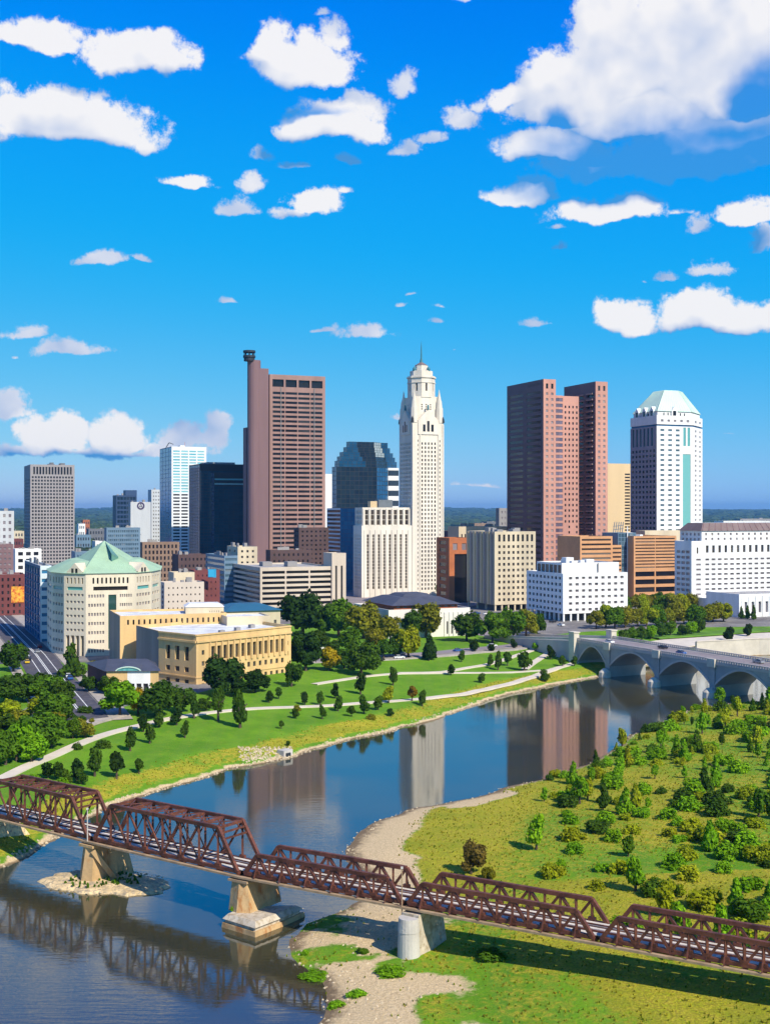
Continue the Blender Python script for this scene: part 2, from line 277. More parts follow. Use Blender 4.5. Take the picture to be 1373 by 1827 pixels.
class Bld:
    def __init__(s, name, label, poly, z0=5.5, cat='building', group=None):
        c = lerp(poly[0], poly[2], .5) if len(poly) > 2 else poly[0]
        s.root = thing(name, label, cat, (c[0], c[1], z0), group); s.P = {}; s.nw = 0; s.bid = 0; s.poly = poly; s.z0 = z0
    def part(s, n, m):
        k = (n, m.name, s.bid)
        if k not in s.P: s.P[k] = (MB(), m)
        return s.P[k][0]
    def pane(s, p0, p1, ua, ub, za, zb, rec, gm, ind, mull, name='window', arch=False):
        L = math.dist(p0, p1); d = ((p1[0]-p0[0])/L, (p1[1]-p0[1])/L); nrm = (d[1], -d[0])
        def q(u, z, r=0): return (p0[0]+d[0]*u-nrm[0]*r, p0[1]+d[1]*u-nrm[1]*r, z)
        if ind and s.nw < 300:
            w, h = ub-ua, zb-za; k = (round(w, 2), round(h, 2), round(rec, 2), gm.name, mull)
            if k not in PANES:
                b = MB(); b.face([(-w/2, rec, -h/2), (w/2, rec, -h/2), (w/2, rec, h/2), (-w/2, rec, h/2)])
                if mull:
                    t = min(.12, w*.08); y = rec-.02
                    fb = MB(); fb.bar((0, y, -h/2), (0, y, h/2), 2*t, .05)
                    nb = max(1, int(h/w))
                    for i in range(1, nb+1):
                        z = -h/2+h*i/(nb+1); fb.bar((-w/2, y-.01, z), (w/2, y-.01, z), .05, 2*t)
                PANES[k] = (b.mesh(name, gm), fb.mesh('frame', M['dark']) if mull else None)
            o = bpy.data.objects.new(name, PANES[k][0]); COL.objects.link(o); o.parent = s.root
            if mull: o2 = bpy.data.objects.new('frame', PANES[k][1]); COL.objects.link(o2); o2.parent = o
            c = Vector(q((ua+ub)/2, (za+zb)/2)); o.location = c-s.root.location
            o.rotation_euler = (0, 0, math.atan2(d[1], d[0])); s.nw += 1
        else:
            s.part(name+'_panes', gm).face([q(ua, za, rec), q(ub, za, rec), q(ub, zb, rec), q(ua, zb, rec)])
    def grid(s, p0, p1, z0, z1, wm, nc, nr, fw=.5, fh=.55, ml=1.0, mr=None, mb=0.0, mt=1.0, rec=.35, gm=None, ind=False, mull=False, skip=None, part='wall', ucen=.5, zcen=.5, us=None, pier=0, win='window'):
        mr = ml if mr is None else mr; gm = gm or G['win']; w = s.part(part, wm)
        L = math.dist(p0, p1); d = ((p1[0]-p0[0])/L, (p1[1]-p0[1])/L); nrm = (d[1], -d[0])
        def q(u, z, r=0): return (p0[0]+d[0]*u-nrm[0]*r, p0[1]+d[1]*u-nrm[1]*r, z)
        def rect(ua, ub, za, zb, r=0):
            if ub-ua > 1e-3 and zb-za > 1e-3: w.face([q(ua, za, r), q(ub, za, r), q(ub, zb, r), q(ua, zb, r)])
        pu = (L-ml-mr)/nc; pz = (z1-z0-mb-mt)/nr; prev = 0
        for i in range(nc):
            c = ml+pu*(i+ucen); ua, ub = c-pu*fw/2, c+pu*fw/2
            if us: ua, ub = us[i]
            rect(prev, ua, z0, z1); prev = ub; zp = z0
            for j in range(nr):
                if skip and skip(i, j): continue
                cz = z0+mb+pz*(j+zcen); za, zb = cz-pz*fh/2, cz+pz*fh/2
                rect(ua, ub, zp, za); zp = zb
                w.face([q(ua, za), q(ub, za), q(ub, za, rec), q(ua, za, rec)])
                w.face([q(ua, zb, rec), q(ub, zb, rec), q(ub, zb), q(ua, zb)])
                w.face([q(ua, za), q(ua, za, rec), q(ua, zb, rec), q(ua, zb)])
                w.face([q(ub, za, rec), q(ub, za), q(ub, zb), q(ub, zb, rec)])
                s.pane(p0, p1, ua, ub, za, zb, rec, gm, ind, mull, win)
            rect(ua, ub, zp, z1)
        rect(prev, L, z0, z1)
        if pier:
            pm = s.part('pier', wm)
            for i in range(nc+1):
                c = ml+pu*i
                a, b_ = max(0, c-pu*(1-fw)*.3), min(L, c+pu*(1-fw)*.3)
                P = [q(a, 0, -pier)[:2], q(b_, 0, -pier)[:2], q(b_, 0, -.002)[:2], q(a, 0, -.002)[:2]]
                pm.prism(P, z0, z1-mt*.5)
    def strips(s, p0, p1, z0, z1, wm, gm, nf, frac=.5, rec=.25, nb=1, gap=.0, ml=0.5, mb=0, mt=.8, ind=False, part='wall'):
        s.grid(p0, p1, z0, z1, wm, nb, nf, 1-gap, frac, ml, ml, mb, mt, rec, gm, ind, part=part)
    def plain(s, p0, p1, z0, z1, wm, part='wall'): s.part(part, wm).wallq(p0, p1, z0, z1)
    def roof(s, poly, z, wm, rm=None, par=.9, t=.45, part='wall'):
        rm = rm or M['roof']; ip = inset(poly, t); w = s.part('parapet', wm); n = len(poly)
        for i in range(n):
            j = (i+1) % n
            w.face([v2(poly[i], z), v2(poly[j], z), v2(ip[j], z), v2(ip[i], z)])
            w.face([v2(ip[i], z), v2(ip[j], z), v2(ip[j], z-par), v2(ip[i], z-par)])
        s.part('roof', rm).face([v2(p, z-par) for p in ip])
    def block(s, poly, z0, z1, wm, specs={}, rm=None, par=.9, part='wall', roof=True):
        n = len(poly); s.bid += 1
        for i in range(n):
            a, b = poly[i], poly[(i+1) % n]; sp = specs.get(i)
            if sp is None: s.plain(a, b, z0, z1, wm, part)
            elif callable(sp): sp(a, b, z0, z1)
            else:
                k = dict(sp); m_ = k.pop('wm', wm); s.grid(a, b, z0, z1, m_, part=part, **k)
        if roof: s.roof(poly, z1, wm, rm, par)
    def box(s, poly, u, v, su, sv, z, h, m, part='rooftop_unit'):
        """box on a roof: u along the front edge, v back from it (fractions)"""
        a, b, c, d = poly[0], poly[1], poly[2], poly[3]
        def q(x, y): return lerp(lerp(a, b, x), lerp(d, c, x), y)
        P = [q(u, v), q(u+su, v), q(u+su, v+sv), q(u, v+sv)]
        mb = MB(); mb.prism(P, z, z+h); mb.build(part, m, s.root)
    def done(s, kinds=('window_panes',)):
        for (n, _, _b), (mb, m) in s.P.items():
            mb.build(n, m, s.root, 'stuff' if n.endswith('_panes') else None)
        return s.root
# ------------------------------------------------------------------ terrain
LEFT = [(-66,120),(-66,174),(-72,212),(-71.7,229),(-69,236),(-67,248),(-65,261),(-62,276),(-57.6,284),(-47.7,299),(-38.5,318),(-25,332),(-13.6,353),(2,371),(19,398),(31,422),(48,450),(75,482),(98,506),(112,528),(135,552),(170,566),(240,575),(420,570),(900,600)]
RIGHT = [(900,470),(420,440),(250,446),(170,444),(140,432),(126,430),(104,414),(74,367),(56,329),(41,306),(28.5,294),(14.4,279),(6,276),(0,266),(-5.3,252),(-8,240),(-7.5,231),(-2.5,226),(-1.5,219),(-3,212),(-8,204),(-13,198),(-15,190),(-14,183),(-10,175),(-8,164),(-9,157),(-6,147),(-4,120)]
def segd(X, Y, poly):
    best = np.full(X.shape, 1e9)
    for (x0, y0), (x1, y1) in zip(poly[:-1], poly[1:]):
        dx, dy = x1-x0, y1-y0; t = np.clip(((X-x0)*dx+(Y-y0)*dy)/(dx*dx+dy*dy), 0, 1)
        best = np.minimum(best, np.hypot(X-x0-t*dx, Y-y0-t*dy))
    return best
RIV = np.array(LEFT+RIGHT)
def inside(X, Y):
    c = np.zeros(X.shape, bool); n = len(RIV)
    for i in range(n):
        x0, y0 = RIV[i]; x1, y1 = RIV[(i+1) % n]
        if y0 == y1: continue
        k = ((y0 > Y) != (y1 > Y)) & (X < (x1-x0)*(Y-y0)/(y1-y0)+x0); c ^= k
    return c
def axis(lo, hi, st, far, g=1.28):
    a = list(np.arange(lo, hi+.01, st)); s = st; x = hi
    while x < far: s *= g; x += s; a.append(x)
    s = st; x = lo; pre = []
    while x > -far: s *= g; x -= s; pre.append(x)
    return np.array(pre[::-1]+a)
AX = axis(-230, 300, 2.5, 26000); AY = axis(110, 720, 2.5, 26000)
XX, YY = np.meshgrid(AX, AY)
dl, dr = segd(XX, YY, LEFT), segd(XX, YY, RIGHT); INS = inside(XX, YY)
IS_L = dl < dr; DD = np.minimum(dl, dr); DD = np.where(INS, -DD, DD)
def vnoise(X, Y, s, seed):
    rng = np.random.RandomState(seed); T = rng.rand(64, 64); x = X/s; y = Y/s; xi = np.floor(x).astype(int); yi = np.floor(y).astype(int); fx = x-xi; fy = y-yi
    fx = fx*fx*(3-2*fx); fy = fy*fy*(3-2*fy); g = lambda a, b: T[a % 64, b % 64]
    return (g(xi, yi)*(1-fx)+g(xi+1, yi)*fx)*(1-fy)+(g(xi, yi+1)*(1-fx)+g(xi+1, yi+1)*fx)*fy
wob = (vnoise(XX, YY, 9, 1)-.5)*3.2+(vnoise(XX, YY, 4, 2)-.5)*1.4
dw = np.where(np.abs(DD) < 60, DD+wob*np.clip(1-np.abs(DD)/40, 0, 1), DD)
hl = np.interp(dw, [-30, -6, 0, 1.6, 13, 18, 60, 75], [-3, -1.6, 0, .8, 3.2, 3.3, 6.3, GZ-.15])
hr = np.interp(dw, [-30, -6, 0, 6, 20, 42, 80, 140], [-2.5, -1.0, 0, .7, 1.3, 2.6, 4.5, 6.5])
H = np.where(IS_L, hl, hr)
rad = np.hypot(XX, YY)
H = H+np.where(DD > 3, (vnoise(XX, YY, 14, 3)-.5)*.35*np.clip(1-rad/900, 0, 1)*np.clip((DD-3)/10, 0, 1)*(~(IS_L & (DD > 55))), 0)
hills = np.clip((rad-6500)/9000, 0, 1)**1.3*92*(.72+.5*vnoise(XX, YY, 2600, 5))
H = H+hills
def height(x, y):
    i = min(max(int(np.searchsorted(AX, x))-1, 0), len(AX)-2); j = min(max(int(np.searchsorted(AY, y))-1, 0), len(AY)-2)
    fx = (x-AX[i])/(AX[i+1]-AX[i]); fy = (y-AY[j])/(AY[j+1]-AY[j])
    return float((H[j, i]*(1-fx)+H[j, i+1]*fx)*(1-fy)+(H[j+1, i]*(1-fx)+H[j+1, i+1]*fx)*fy)
def hit(px, py):
    D = 120.0
    while D < 4000:
        if HC-(py-HY)*D/F <= height((px-CX)*D/F, D): return ((px-CX)*D/F, D)
        D += 1.0 if D < 800 else 8
    return ((px-CX)*D/F, D)
# zone weights: r lawn, g dry meadow, b gravel, a city paving
lawn_w = np.where(IS_L, 62, 0)
zone = np.zeros(XX.shape+(4,), np.float32)
S = lambda x, a, b: np.clip((x-a)/(b-a), 0, 1)
Lm = IS_L
gr = np.where(Lm, 1-S(dw, .6, 1.8), 1-S(dw, .8+6.5*(1-S(YY, 284, 292)), 2.2+8*(1-S(YY, 284, 292))))
beach = ((XX > -12) & (XX < 14) & (YY > 232) & (YY < 282) & ~Lm)
bw_ = 7*(1-S(YY, 256, 281)); gr = np.where(beach, 1-S(dw+.0, 1.5+bw_, 4+bw_*1.2), gr)
bar = (~Lm) & (YY < 206); gr = np.where(bar, np.clip((1-S(dw, 14, 24))*(.12+1.2*S(vnoise(XX, YY, 6.5, 9)+.35*vnoise(XX, YY, 3.1, 19), .42, .78)), 0, 1), gr)
dry = np.where(Lm, S(dw, 1.5, 2.5)*(1-S(dw, 10, 14))*(.42+.35*vnoise(XX, YY, 7, 31)), 0)
dry = np.where(~Lm, (1-gr)*(1-S(XX-.25*(YY-240)-.0, 18, 34))*.95, dry)
dry = np.where((~Lm) & (YY < 215), (1-gr)*np.clip(.15+vnoise(XX, YY, 8, 21)*.8+S(XX, 16, 40)*.3, 0, 1), dry)
dry = np.where(~Lm, np.maximum(dry, (1-gr)*(.36+.3*vnoise(XX, YY, 16, 41))), dry)
city = np.where(Lm, S(DD, 66, 72), S(DD, 150, 190))
# green grove between the low civic building and the lawn
grove = (S(XX, -64, -52)*(1-S(XX, 52, 64))*(1-S(YY, 640, 660)))
leftwood = (1-S(XX, -112+0*XX, -104))*(1-S(YY, 470, 500))
city = city*(1-np.clip(grove, 0, 1))*(1-leftwood)
far = S(rad, 1400, 1900); city = city*(1-far)
zone[..., 1] = np.clip(dry, 0, 1); zone[..., 2] = np.clip(gr, 0, 1)*(DD < 45); zone[..., 3] = city; zone[..., 0] = np.clip(1-zone[..., 1:].sum(-1), 0, 1)
nx, ny = len(AX), len(AY)
tm = bpy.data.meshes.new('ground')
idx = np.arange(nx*ny).reshape(ny, nx)
quads = np.stack([idx[:-1, :-1], idx[:-1, 1:], idx[1:, 1:], idx[1:, :-1]], -1).reshape(-1, 4)
tm.from_pydata(np.stack([XX, YY, H], -1).reshape(-1, 3).tolist(), [], quads.tolist())
ca = tm.color_attributes.new('zone', 'FLOAT_COLOR', 'POINT'); ca.data.foreach_set('color', zone.reshape(-1))
ca2 = tm.attributes.new('cityness', 'FLOAT', 'POINT'); ca2.data.foreach_set('value', zone[..., 3].reshape(-1).astype(np.float32))
tm.polygons.foreach_set('use_smooth', [True]*len(quads))
gm_ = bpy.data.materials.new('ground_cover'); gm_.use_nodes = True; t = gm_.node_tree; t.nodes.clear(); b = NB(t)
geo = t.nodes.new('ShaderNodeNewGeometry'); P = geo.outputs['Position']
at = t.nodes.new('ShaderNodeAttribute'); at.attribute_name = 'zone'; sp = t.nodes.new('ShaderNodeSeparateColor'); t.links.new(at.outputs['Color'], sp.inputs[0])
at2 = t.nodes.new('ShaderNodeAttribute'); at2.attribute_name = 'cityness'
nA, nB_, nC = b.noise(P, .09, 5, .6), b.noise(P, .8, 5, .65), b.noise(P, 3.0, 4, .6)
lawn = b.mix(b.ss(nA, .3, .7), (.095, .235, .012), (.165, .330, .014)); lawn = b.mix(b.m('MULTIPLY', b.ss(nB_, .5, .72), .55), lawn, (.23, .27, .02)); lawn = b.mix(b.m('MULTIPLY', b.ss(nC, .45, .7), .4), lawn, (.045, .115, .010))
wv = t.nodes.new('ShaderNodeTexWave'); wv.wave_type = 'BANDS'; wv.inputs['Scale'].default_value = .05; wv.inputs['Distortion'].default_value = .6; t.links.new(b.v('MULTIPLY', P, (1, .45, 0)), wv.inputs['Vector'])
lawn = b.mix(b.m('MULTIPLY', b.ss(wv.outputs[1], .35, .65), .16), lawn, (.17, .27, .04))
drym = b.mix(b.ss(nB_, .35, .65), (.36, .37, .018), (.46, .39, .035)); drym = b.mix(b.m('MULTIPLY', b.ss(nC, .42, .62), .6), drym, (.16, .12, .02)); drym = b.mix(b.m('MULTIPLY', b.ss(nA, .45, .65), .5), drym, (.19, .24, .014))
grav = b.mix(b.ss(nC, .35, .65), (.74, .56, .32), (.56, .41, .22)); grav = b.mix(b.m('MULTIPLY', b.ss(b.noise(P, 9, 3), .5, .68), .5), grav, (.30, .22, .14))
sz = t.nodes.new('ShaderNodeSeparateXYZ'); t.links.new(P, sz.inputs[0]); wet = b.m('SUBTRACT', 1.0, b.ss(b.m('ADD', sz.outputs[2], b.m('MULTIPLY', nB_, .5)), .32, .62)); grav = b.mix(wet, grav, (.20, .14, .08))
cityc = b.mix(b.ss(nA, .3, .7), (.16, .145, .14), (.27, .25, .23)); cityc = b.mix(b.m('MULTIPLY', b.ss(nB_, .5, .7), .5), cityc, (.36, .33, .29))
# far countryside: woods and suburbs
nF = b.noise(P, .006, 6, .65); far_ = b.mix(b.ss(nF, .42, .58), (.025, .05, .018), (.06, .085, .03))
rd = b.v('LENGTH', P); lawn = b.mix(b.ss(rd, 1300, 1900), lawn, far_)
sel = lambda w, lo=.35, hi=.65: b.ss(b.m('ADD', w, b.m('MULTIPLY', b.m('SUBTRACT', nB_, .5), .75)), lo, hi)
c = b.mix(sel(sp.outputs[1]), lawn, drym); c = b.mix(sel(sp.outputs[2]), c, grav); c = b.mix(b.ss(at2.outputs['Fac'], .4, .6), c, cityc)
bs = t.nodes.new('ShaderNodeBsdfPrincipled'); t.links.new(c, bs.inputs['Base Color']); bs.inputs['Roughness'].default_value = .95; bs.inputs['Specular IOR Level'].default_value = .1
bn = b.n('ShaderNodeBump'); bn.inputs['Strength'].default_value = .9; bn.inputs['Distance'].default_value = .35; t.links.new(b.noise(P, 1.6, 6, .7), bn.inputs['Height']); t.links.new(bn.outputs[0], bs.inputs['Normal'])
o = t.nodes.new('ShaderNodeOutputMaterial'); t.links.new(bs.outputs[0], o.inputs[0])
tm.materials.append(gm_); ground = bpy.data.objects.new('ground', tm); COL.objects.link(ground); ground['kind'] = 'structure'
# ------------------------------------------------------------------ river
wm = bpy.data.materials.new('river_water'); wm.use_nodes = True; t = wm.node_tree; t.nodes.clear(); b = NB(t)
geo = t.nodes.new('ShaderNodeNewGeometry'); P = geo.outputs['Position']
bs = t.nodes.new('ShaderNodeBsdfPrincipled')
murk = b.mix(b.ss(b.noise(P, .03, 3), .35, .65), (.056, .050, .022), (.036, .042, .030))
t.links.new(murk, bs.inputs['Base Color'])
bs.inputs['IOR'].default_value = 2.1; bs.inputs['Roughness'].default_value = .035
ripple = b.ss(b.noise(b.v('MULTIPLY', P, (1, .55, 1)), .028, 3, .5), .46, .66)
amp = b.m('ADD', .030, b.m('MULTIPLY', ripple, .06))
nz = b.noise(b.v('MULTIPLY', P, (.14, .8, 1)), 1.3, 4, .6)
bn = b.n('ShaderNodeBump'); bn.inputs['Distance'].default_value = .3; t.links.new(amp, bn.inputs['Strength']); t.links.new(nz, bn.inputs['Height'])
t.links.new(bn.outputs[0], bs.inputs['Normal'])
o = t.nodes.new('ShaderNodeOutputMaterial'); t.links.new(bs.outputs[0], o.inputs[0])
mb = MB(); mb.face([(-110, 60, 0), (1000, 60, 0), (1000, 620, 0), (-110, 620, 0)]); r_ = mb.build('river', wm, kind='structure')
# islet round the first pier
def islet(name, px, py, rx, ry, hmax, seed, rot=0):
    D = Db(py, 0); c = pt(px, D); n = 30; mb = MB(); rng = random.Random(seed); rows = [(1.06, -.7), (1.0, .02), (.93, .35), (.75, .62), (.45, hmax), (0.0, hmax)]
    rr = [1+.10*math.sin(2*a+1)+.12*rng.uniform(-1, 1) for a in [2*math.pi*i/n for i in range(n)]]
    ring = []
    for k, (f, z) in enumerate(rows):
        ring.append([])
        for i in range(n):
            a = 2*math.pi*i/n; x, y = rx*f*rr[i]*math.cos(a), ry*f*rr[i]*math.sin(a); ca, sa = math.cos(rot), math.sin(rot)
            ring[-1].append((c[0]+x*ca-y*sa, c[1]+x*sa+y*ca, z+(rng.uniform(-.12, .12) if 1 < k < 5 else 0)))
    for k in range(len(rows)-1):
        for i in range(n): j = (i+1) % n; mb.face([ring[k][i], ring[k][j], ring[k+1][j], ring[k+1][i]])
    o = mb.build(name, M['gravel'], kind='structure'); return c
ISL = islet('gravel_islet', 189, 1577, 11.2, 7.0, .9, 3, R(-20))
def rocks(name, pts, smin, smax, m=None, parent=None):
    mb = MB(); rng = random.Random(5)
    for x, y, z in pts:
        s = rng.uniform(smin, smax); k = [rng.uniform(.6, 1.2) for _ in range(6)]; a = rng.uniform(0, 3)
        ca, sa = math.cos(a)*s, math.sin(a)*s
        V6 = [(x+ca*k[0], y+sa*k[0], z), (x-sa*k[1], y+ca*k[1], z), (x-ca*k[2], y-sa*k[2], z), (x+sa*k[3], y-ca*k[3], z)]; T = (x+.2*ca, y+.2*sa, z+s*.75*k[4])
        T2 = (x-.3*ca, y-.2*sa, z+s*.7*k[5])
        mb.face([V6[0], V6[1], T]); mb.face([V6[1], T2, T]); mb.face([V6[1], V6[2], T2]); mb.face([V6[2], V6[3], T2]); mb.face([V6[3], T, T2]); mb.face([V6[3], V6[0], T])
    return mb.build(name, m or M['rock'], kind='stuff')
pts = []; rng = random.Random(11)
def along(poly, n, lo, hi, ymax=560):
    out = []
    for (a, b_) in zip(poly[:-1], poly[1:]):
        if a[1] > ymax: continue
        L = math.dist(a, b_)
        for _ in range(int(L*n)):
            q = lerp(a, b_, rng.random()); nn = ((b_[1]-a[1])/L, -(b_[0]-a[0])/L); k = -rng.uniform(lo, hi)
            x, y = q[0]+nn[0]*k, q[1]+nn[1]*k; out.append((x, y, height(x, y)-.08))
    return [p for p in out if p[2] > -.35]
rocks('riprap_stones', along(LEFT, 3.2, -.8, 1.5), .2, .55)
pts = along(RIGHT, 1.6, -1.2, 2.0, 470)
for _ in range(500):
    x, y = rng.uniform(-14, 30), rng.uniform(158, 205)
    z = height(x, y)
    if z > -.1 and zone[min(np.searchsorted(AY, y), len(AY)-1), min(np.searchsorted(AX, x), len(AX)-1), 2] > .5: pts.append((x, y, z-.05))
for _ in range(260):
    a = rng.uniform(0, 6.28); k = rng.random()**.5; pts.append((ISL[0]+10.5*k*math.cos(a), ISL[1]+6.6*k*math.sin(a), .25+.5*(1-k)))
rocks('shore_stones', pts, .12, .42)
# ------------------------------------------------------------------ paths and roads: draped ribbons
def ribbon(name, line, w, m, lift=.10, kind='structure', w2=None, step=3.0, skirt=.4):
    P = [Vector(p) for p in line]; S_ = []
    for a, b_ in zip(P[:-1], P[1:]):
        n = max(1, int((b_-a).length/step)); S_ += [a.lerp(b_, i/n) for i in range(n)]
    S_.append(P[-1])
    for _ in range(3): S_ = [S_[0]]+[(S_[i-1]+S_[i]*2+S_[i+1])/4 for i in range(1, len(S_)-1)]+[S_[-1]]
    mb = MB(); row = []
    for i, p in enumerate(S_):
        d = (S_[min(i+1, len(S_)-1)]-S_[max(i-1, 0)]).normalized(); nn = Vector((-d.y, d.x)); ww = w if w2 is None else w+(w2-w)*i/(len(S_)-1)
        a, c = p+nn*ww/2, p-nn*ww/2
        z = max(height(a.x, a.y), height(c.x, c.y), height(p.x, p.y))+lift
        row.append(((a.x, a.y, z), (c.x, c.y, z)))
    for (a, c), (a2, c2) in zip(row[:-1], row[1:]):
        mb.face([c, c2, a2, a])
        if skirt:
            dn = lambda q: (q[0], q[1], q[2]-skirt-lift)
            mb.face([a, a2, dn(a2), dn(a)]); mb.face([c2, c, dn(c), dn(c2)])
    mb.build(name, m, kind=kind); return S_, row
def px_line(l): return [hit(*p) for p in l]
riverside = px_line([(0,1392),(47,1369),(83,1356),(118,1340),(157,1322),(197,1308),(244,1298),(291,1286),(354,1275),(432,1267),(480,1264),(535,1263),(591,1261),(640,1256),(701,1253),(746,1249.5),(788,1246),(844,1238),(890,1226),(935,1214),(982,1198),(1020,1186),(1040,1176)])
ribbon('riverside_path', riverside, 3.4, M['path'])
ribbon('lawn_path', px_line([(560,1222),(596,1217),(640,1209),(711,1202.5),(794,1202),(905,1201),(982,1198)]), 3.0, M['path'], .11)
ribbon('hill_path', px_line([(711,1202),(794,1201),(833,1193),(869,1187),(888,1182),(921,1171),(944,1163),(977,1153)]), 3.0, M['path'], .125)
ribbon('ramp_path', px_line([(935,1196),(949,1185),(977,1167),(1000,1158)]), 3.0, M['path'], .14)
drive = px_line([(535,1180),(640,1175),(700,1172),(783,1166),(838,1160),(908,1155),(957,1146),(985,1136)])
ribbon('riverfront_drive', drive, 9, M['roadpale'], .09); ribbon('drive_pavement', [(p[0]+2, p[1]-8.0) for p in drive], 4, M['pave'], .20)
street = [(-86, 352), (-95, 376), (-119, 440), (-145, 511), (-194, 635), (-240, 750)]
ribbon('street', street, 15, M['asphalt'], .06)
off = lambda l, dx: [(p[0]+dx*.94, p[1]+dx*.35) for p in l]
ribbon('street_pavement', off(street, 11.0), 6, M['pave'], .18); ribbon('street_pavement', off(street, -10.5), 4, M['pave'], .18)
for dx in (-2.6, .2, .8, 3.8): ribbon('lane_marking', off(street, dx), .28, M['paint'], .075, skirt=0)
ribbon('cross_street', [(-205, 470), (-165, 482), (-136, 488)], 12, M['asphalt'], .07)
ribbon('plaza', px_line([(128,1300),(150,1290),(205,1276)]), 9, M['pave'], .12)
ribbon('avenue', [(60, 581), (42, 617), (27, 650), (12, 690), (-6, 730), (-24, 900)], 18, M['roadpale'], .08)
ribbon('avenue_pavement', [(75, 589), (55, 625), (38, 662), (12, 730), (-6, 905)], 6, M['pave'], .18)
ribbon('promenade', [(92, 536), (112, 556), (140, 582), (190, 606), (330, 612)], 24, M['wallpale'], .10)
ribbon('promenade_lawn', [(128, 596), (160, 612), (215, 634), (330, 640)], 14, mat('striped_turf', (.11, .24, .02), .95, .3, .12), .05)
# ================================================================== buildings
def onl(P, th, px):
    th = R(th); u = (math.cos(th), math.sin(th)); k = (px-CX)/F; s = (k*P[1]-P[0])/(u[0]-k*u[1]); return (P[0]+u[0]*s, P[1]+u[1]*s)
def go_(P, th, s): return (P[0]+math.cos(R(th))*s, P[1]+math.sin(R(th))*s)
def scl(poly, f, c=None):
    c = c or (sum(p[0] for p in poly)/len(poly), sum(p[1] for p in poly)/len(poly)); return [lerp(c, p, f) for p in poly]
def units(b, poly, z, n, seed, m=None):
    r = random.Random(seed)
    for _ in range(n): b.box(poly, r.uniform(.08, .75), r.uniform(.08, .7), r.uniform(.05, .16), r.uniform(.08, .2), z-.9, r.uniform(1.6, 3.6), m or M['grey'])
# ---- the white stepped tower with the spire
D = 865; fp = foot(712, 735, 791, D); z1 = zt(752, D)
b = Bld('art_deco_tower', 'tall slender cream stone tower with stepped crown and thin spire', fp)
LS = M['limestone']
C0, R0 = fp[0], fp[1]; W0 = math.dist(C0, R0); zl = zt(938, D); zu = zt(906, D)
gp = dict(gm=G['winwarm'], rec=.5)
def tfront(a, q, za, zb):
    L = math.dist(a, q)
    m1, m2 = lerp(a, q, .24), lerp(a, q, .80); h = zb-za; zc = za+h*.86
    b.grid(a, m1, za, zb, LS, 1, 34, .3, .5, mt=12, mb=5, ml=3.4, mr=.5, **gp)
    b.grid(m1, m2, za, zb, LS, 5, 36, .46, .6, ml=.6, mt=14, mb=5, **gp)
    b.grid(m2, q, za, zb, LS, 1, 34, .3, .5, mt=12, mb=5, ml=.4, mr=1.6, **gp)
def tside(a, q, za, zb): b.grid(a, q, za, zb, LS, 7, 36, .45, .6, ml=2, mt=14, mb=5, **gp)
b.block(fp, 5.5, z1, LS, {0: tfront, 3: tside}, par=.6)
c = (sum(p[0] for p in fp)/4, sum(p[1] for p in fp)/4)
# vertical ribs on the shaft
mbp = b.part('pier', LS); d_ = ((R0[0]-C0[0])/W0, (R0[1]-C0[1])/W0); nr_ = (d_[1], -d_[0])
for f_ in (.0, .235, .815, .965):
    for t_, o_ in ((f_, .0),):
        A = (C0[0]+d_[0]*W0*t_+nr_[0]*.5, C0[1]+d_[1]*W0*t_+nr_[1]*.5); Bq = (A[0]+d_[0]*.9, A[1]+d_[1]*.9)
        mbp.prism([A, Bq, (Bq[0]-nr_[0]*.49, Bq[1]-nr_[1]*.49), (A[0]-nr_[0]*.49, A[1]-nr_[1]*.49)], 5.5, z1-2)
# gabled pediments at the top of the shaft
for e in (0, 3):
    a, q = fp[e], fp[(e+1) % 4]; L = math.dist(a, q); dd = ((q[0]-a[0])/L, (q[1]-a[1])/L); nn = (dd[1], -dd[0])
    mb = b.part('pediment', LS); P5 = lambda t, z, r: (a[0]+dd[0]*L*t+nn[0]*r, a[1]+dd[1]*L*t+nn[1]*r, z)
    zz = z1; hs = [(.18, zz-9), (.82, zz-9), (.82, zz+1), (.66, zz+5), (.5, zz+8.5), (.34, zz+5), (.18, zz+1)]
    mb.face([P5(t, z, .6) for t, z in hs])
    for (t, z), (t2, z2) in zip(hs, hs[1:]+hs[:1]): mb.face([P5(t, z, .6), P5(t, z, -1.6), P5(t2, z2, -1.6), P5(t2, z2, .6)])
    bo = MB(); bo.cyl((P5(.5, 0, .2)[0], P5(.5, 0, .2)[1]), .8, .5, zz+8.4, zz+12, 8); bo.build('finial', M['verdigris'], b.root)
    for i in range(3):
        w_ = b.part('window_panes', G['winblack']); t0 = .33+i*.13; w_.face([P5(t0, zz-7, .62), P5(t0+.08, zz-7, .62), P5(t0+.08, zz-2+(i == 1)*2.5, .62), P5(t0, zz-2+(i == 1)*2.5, .62)])
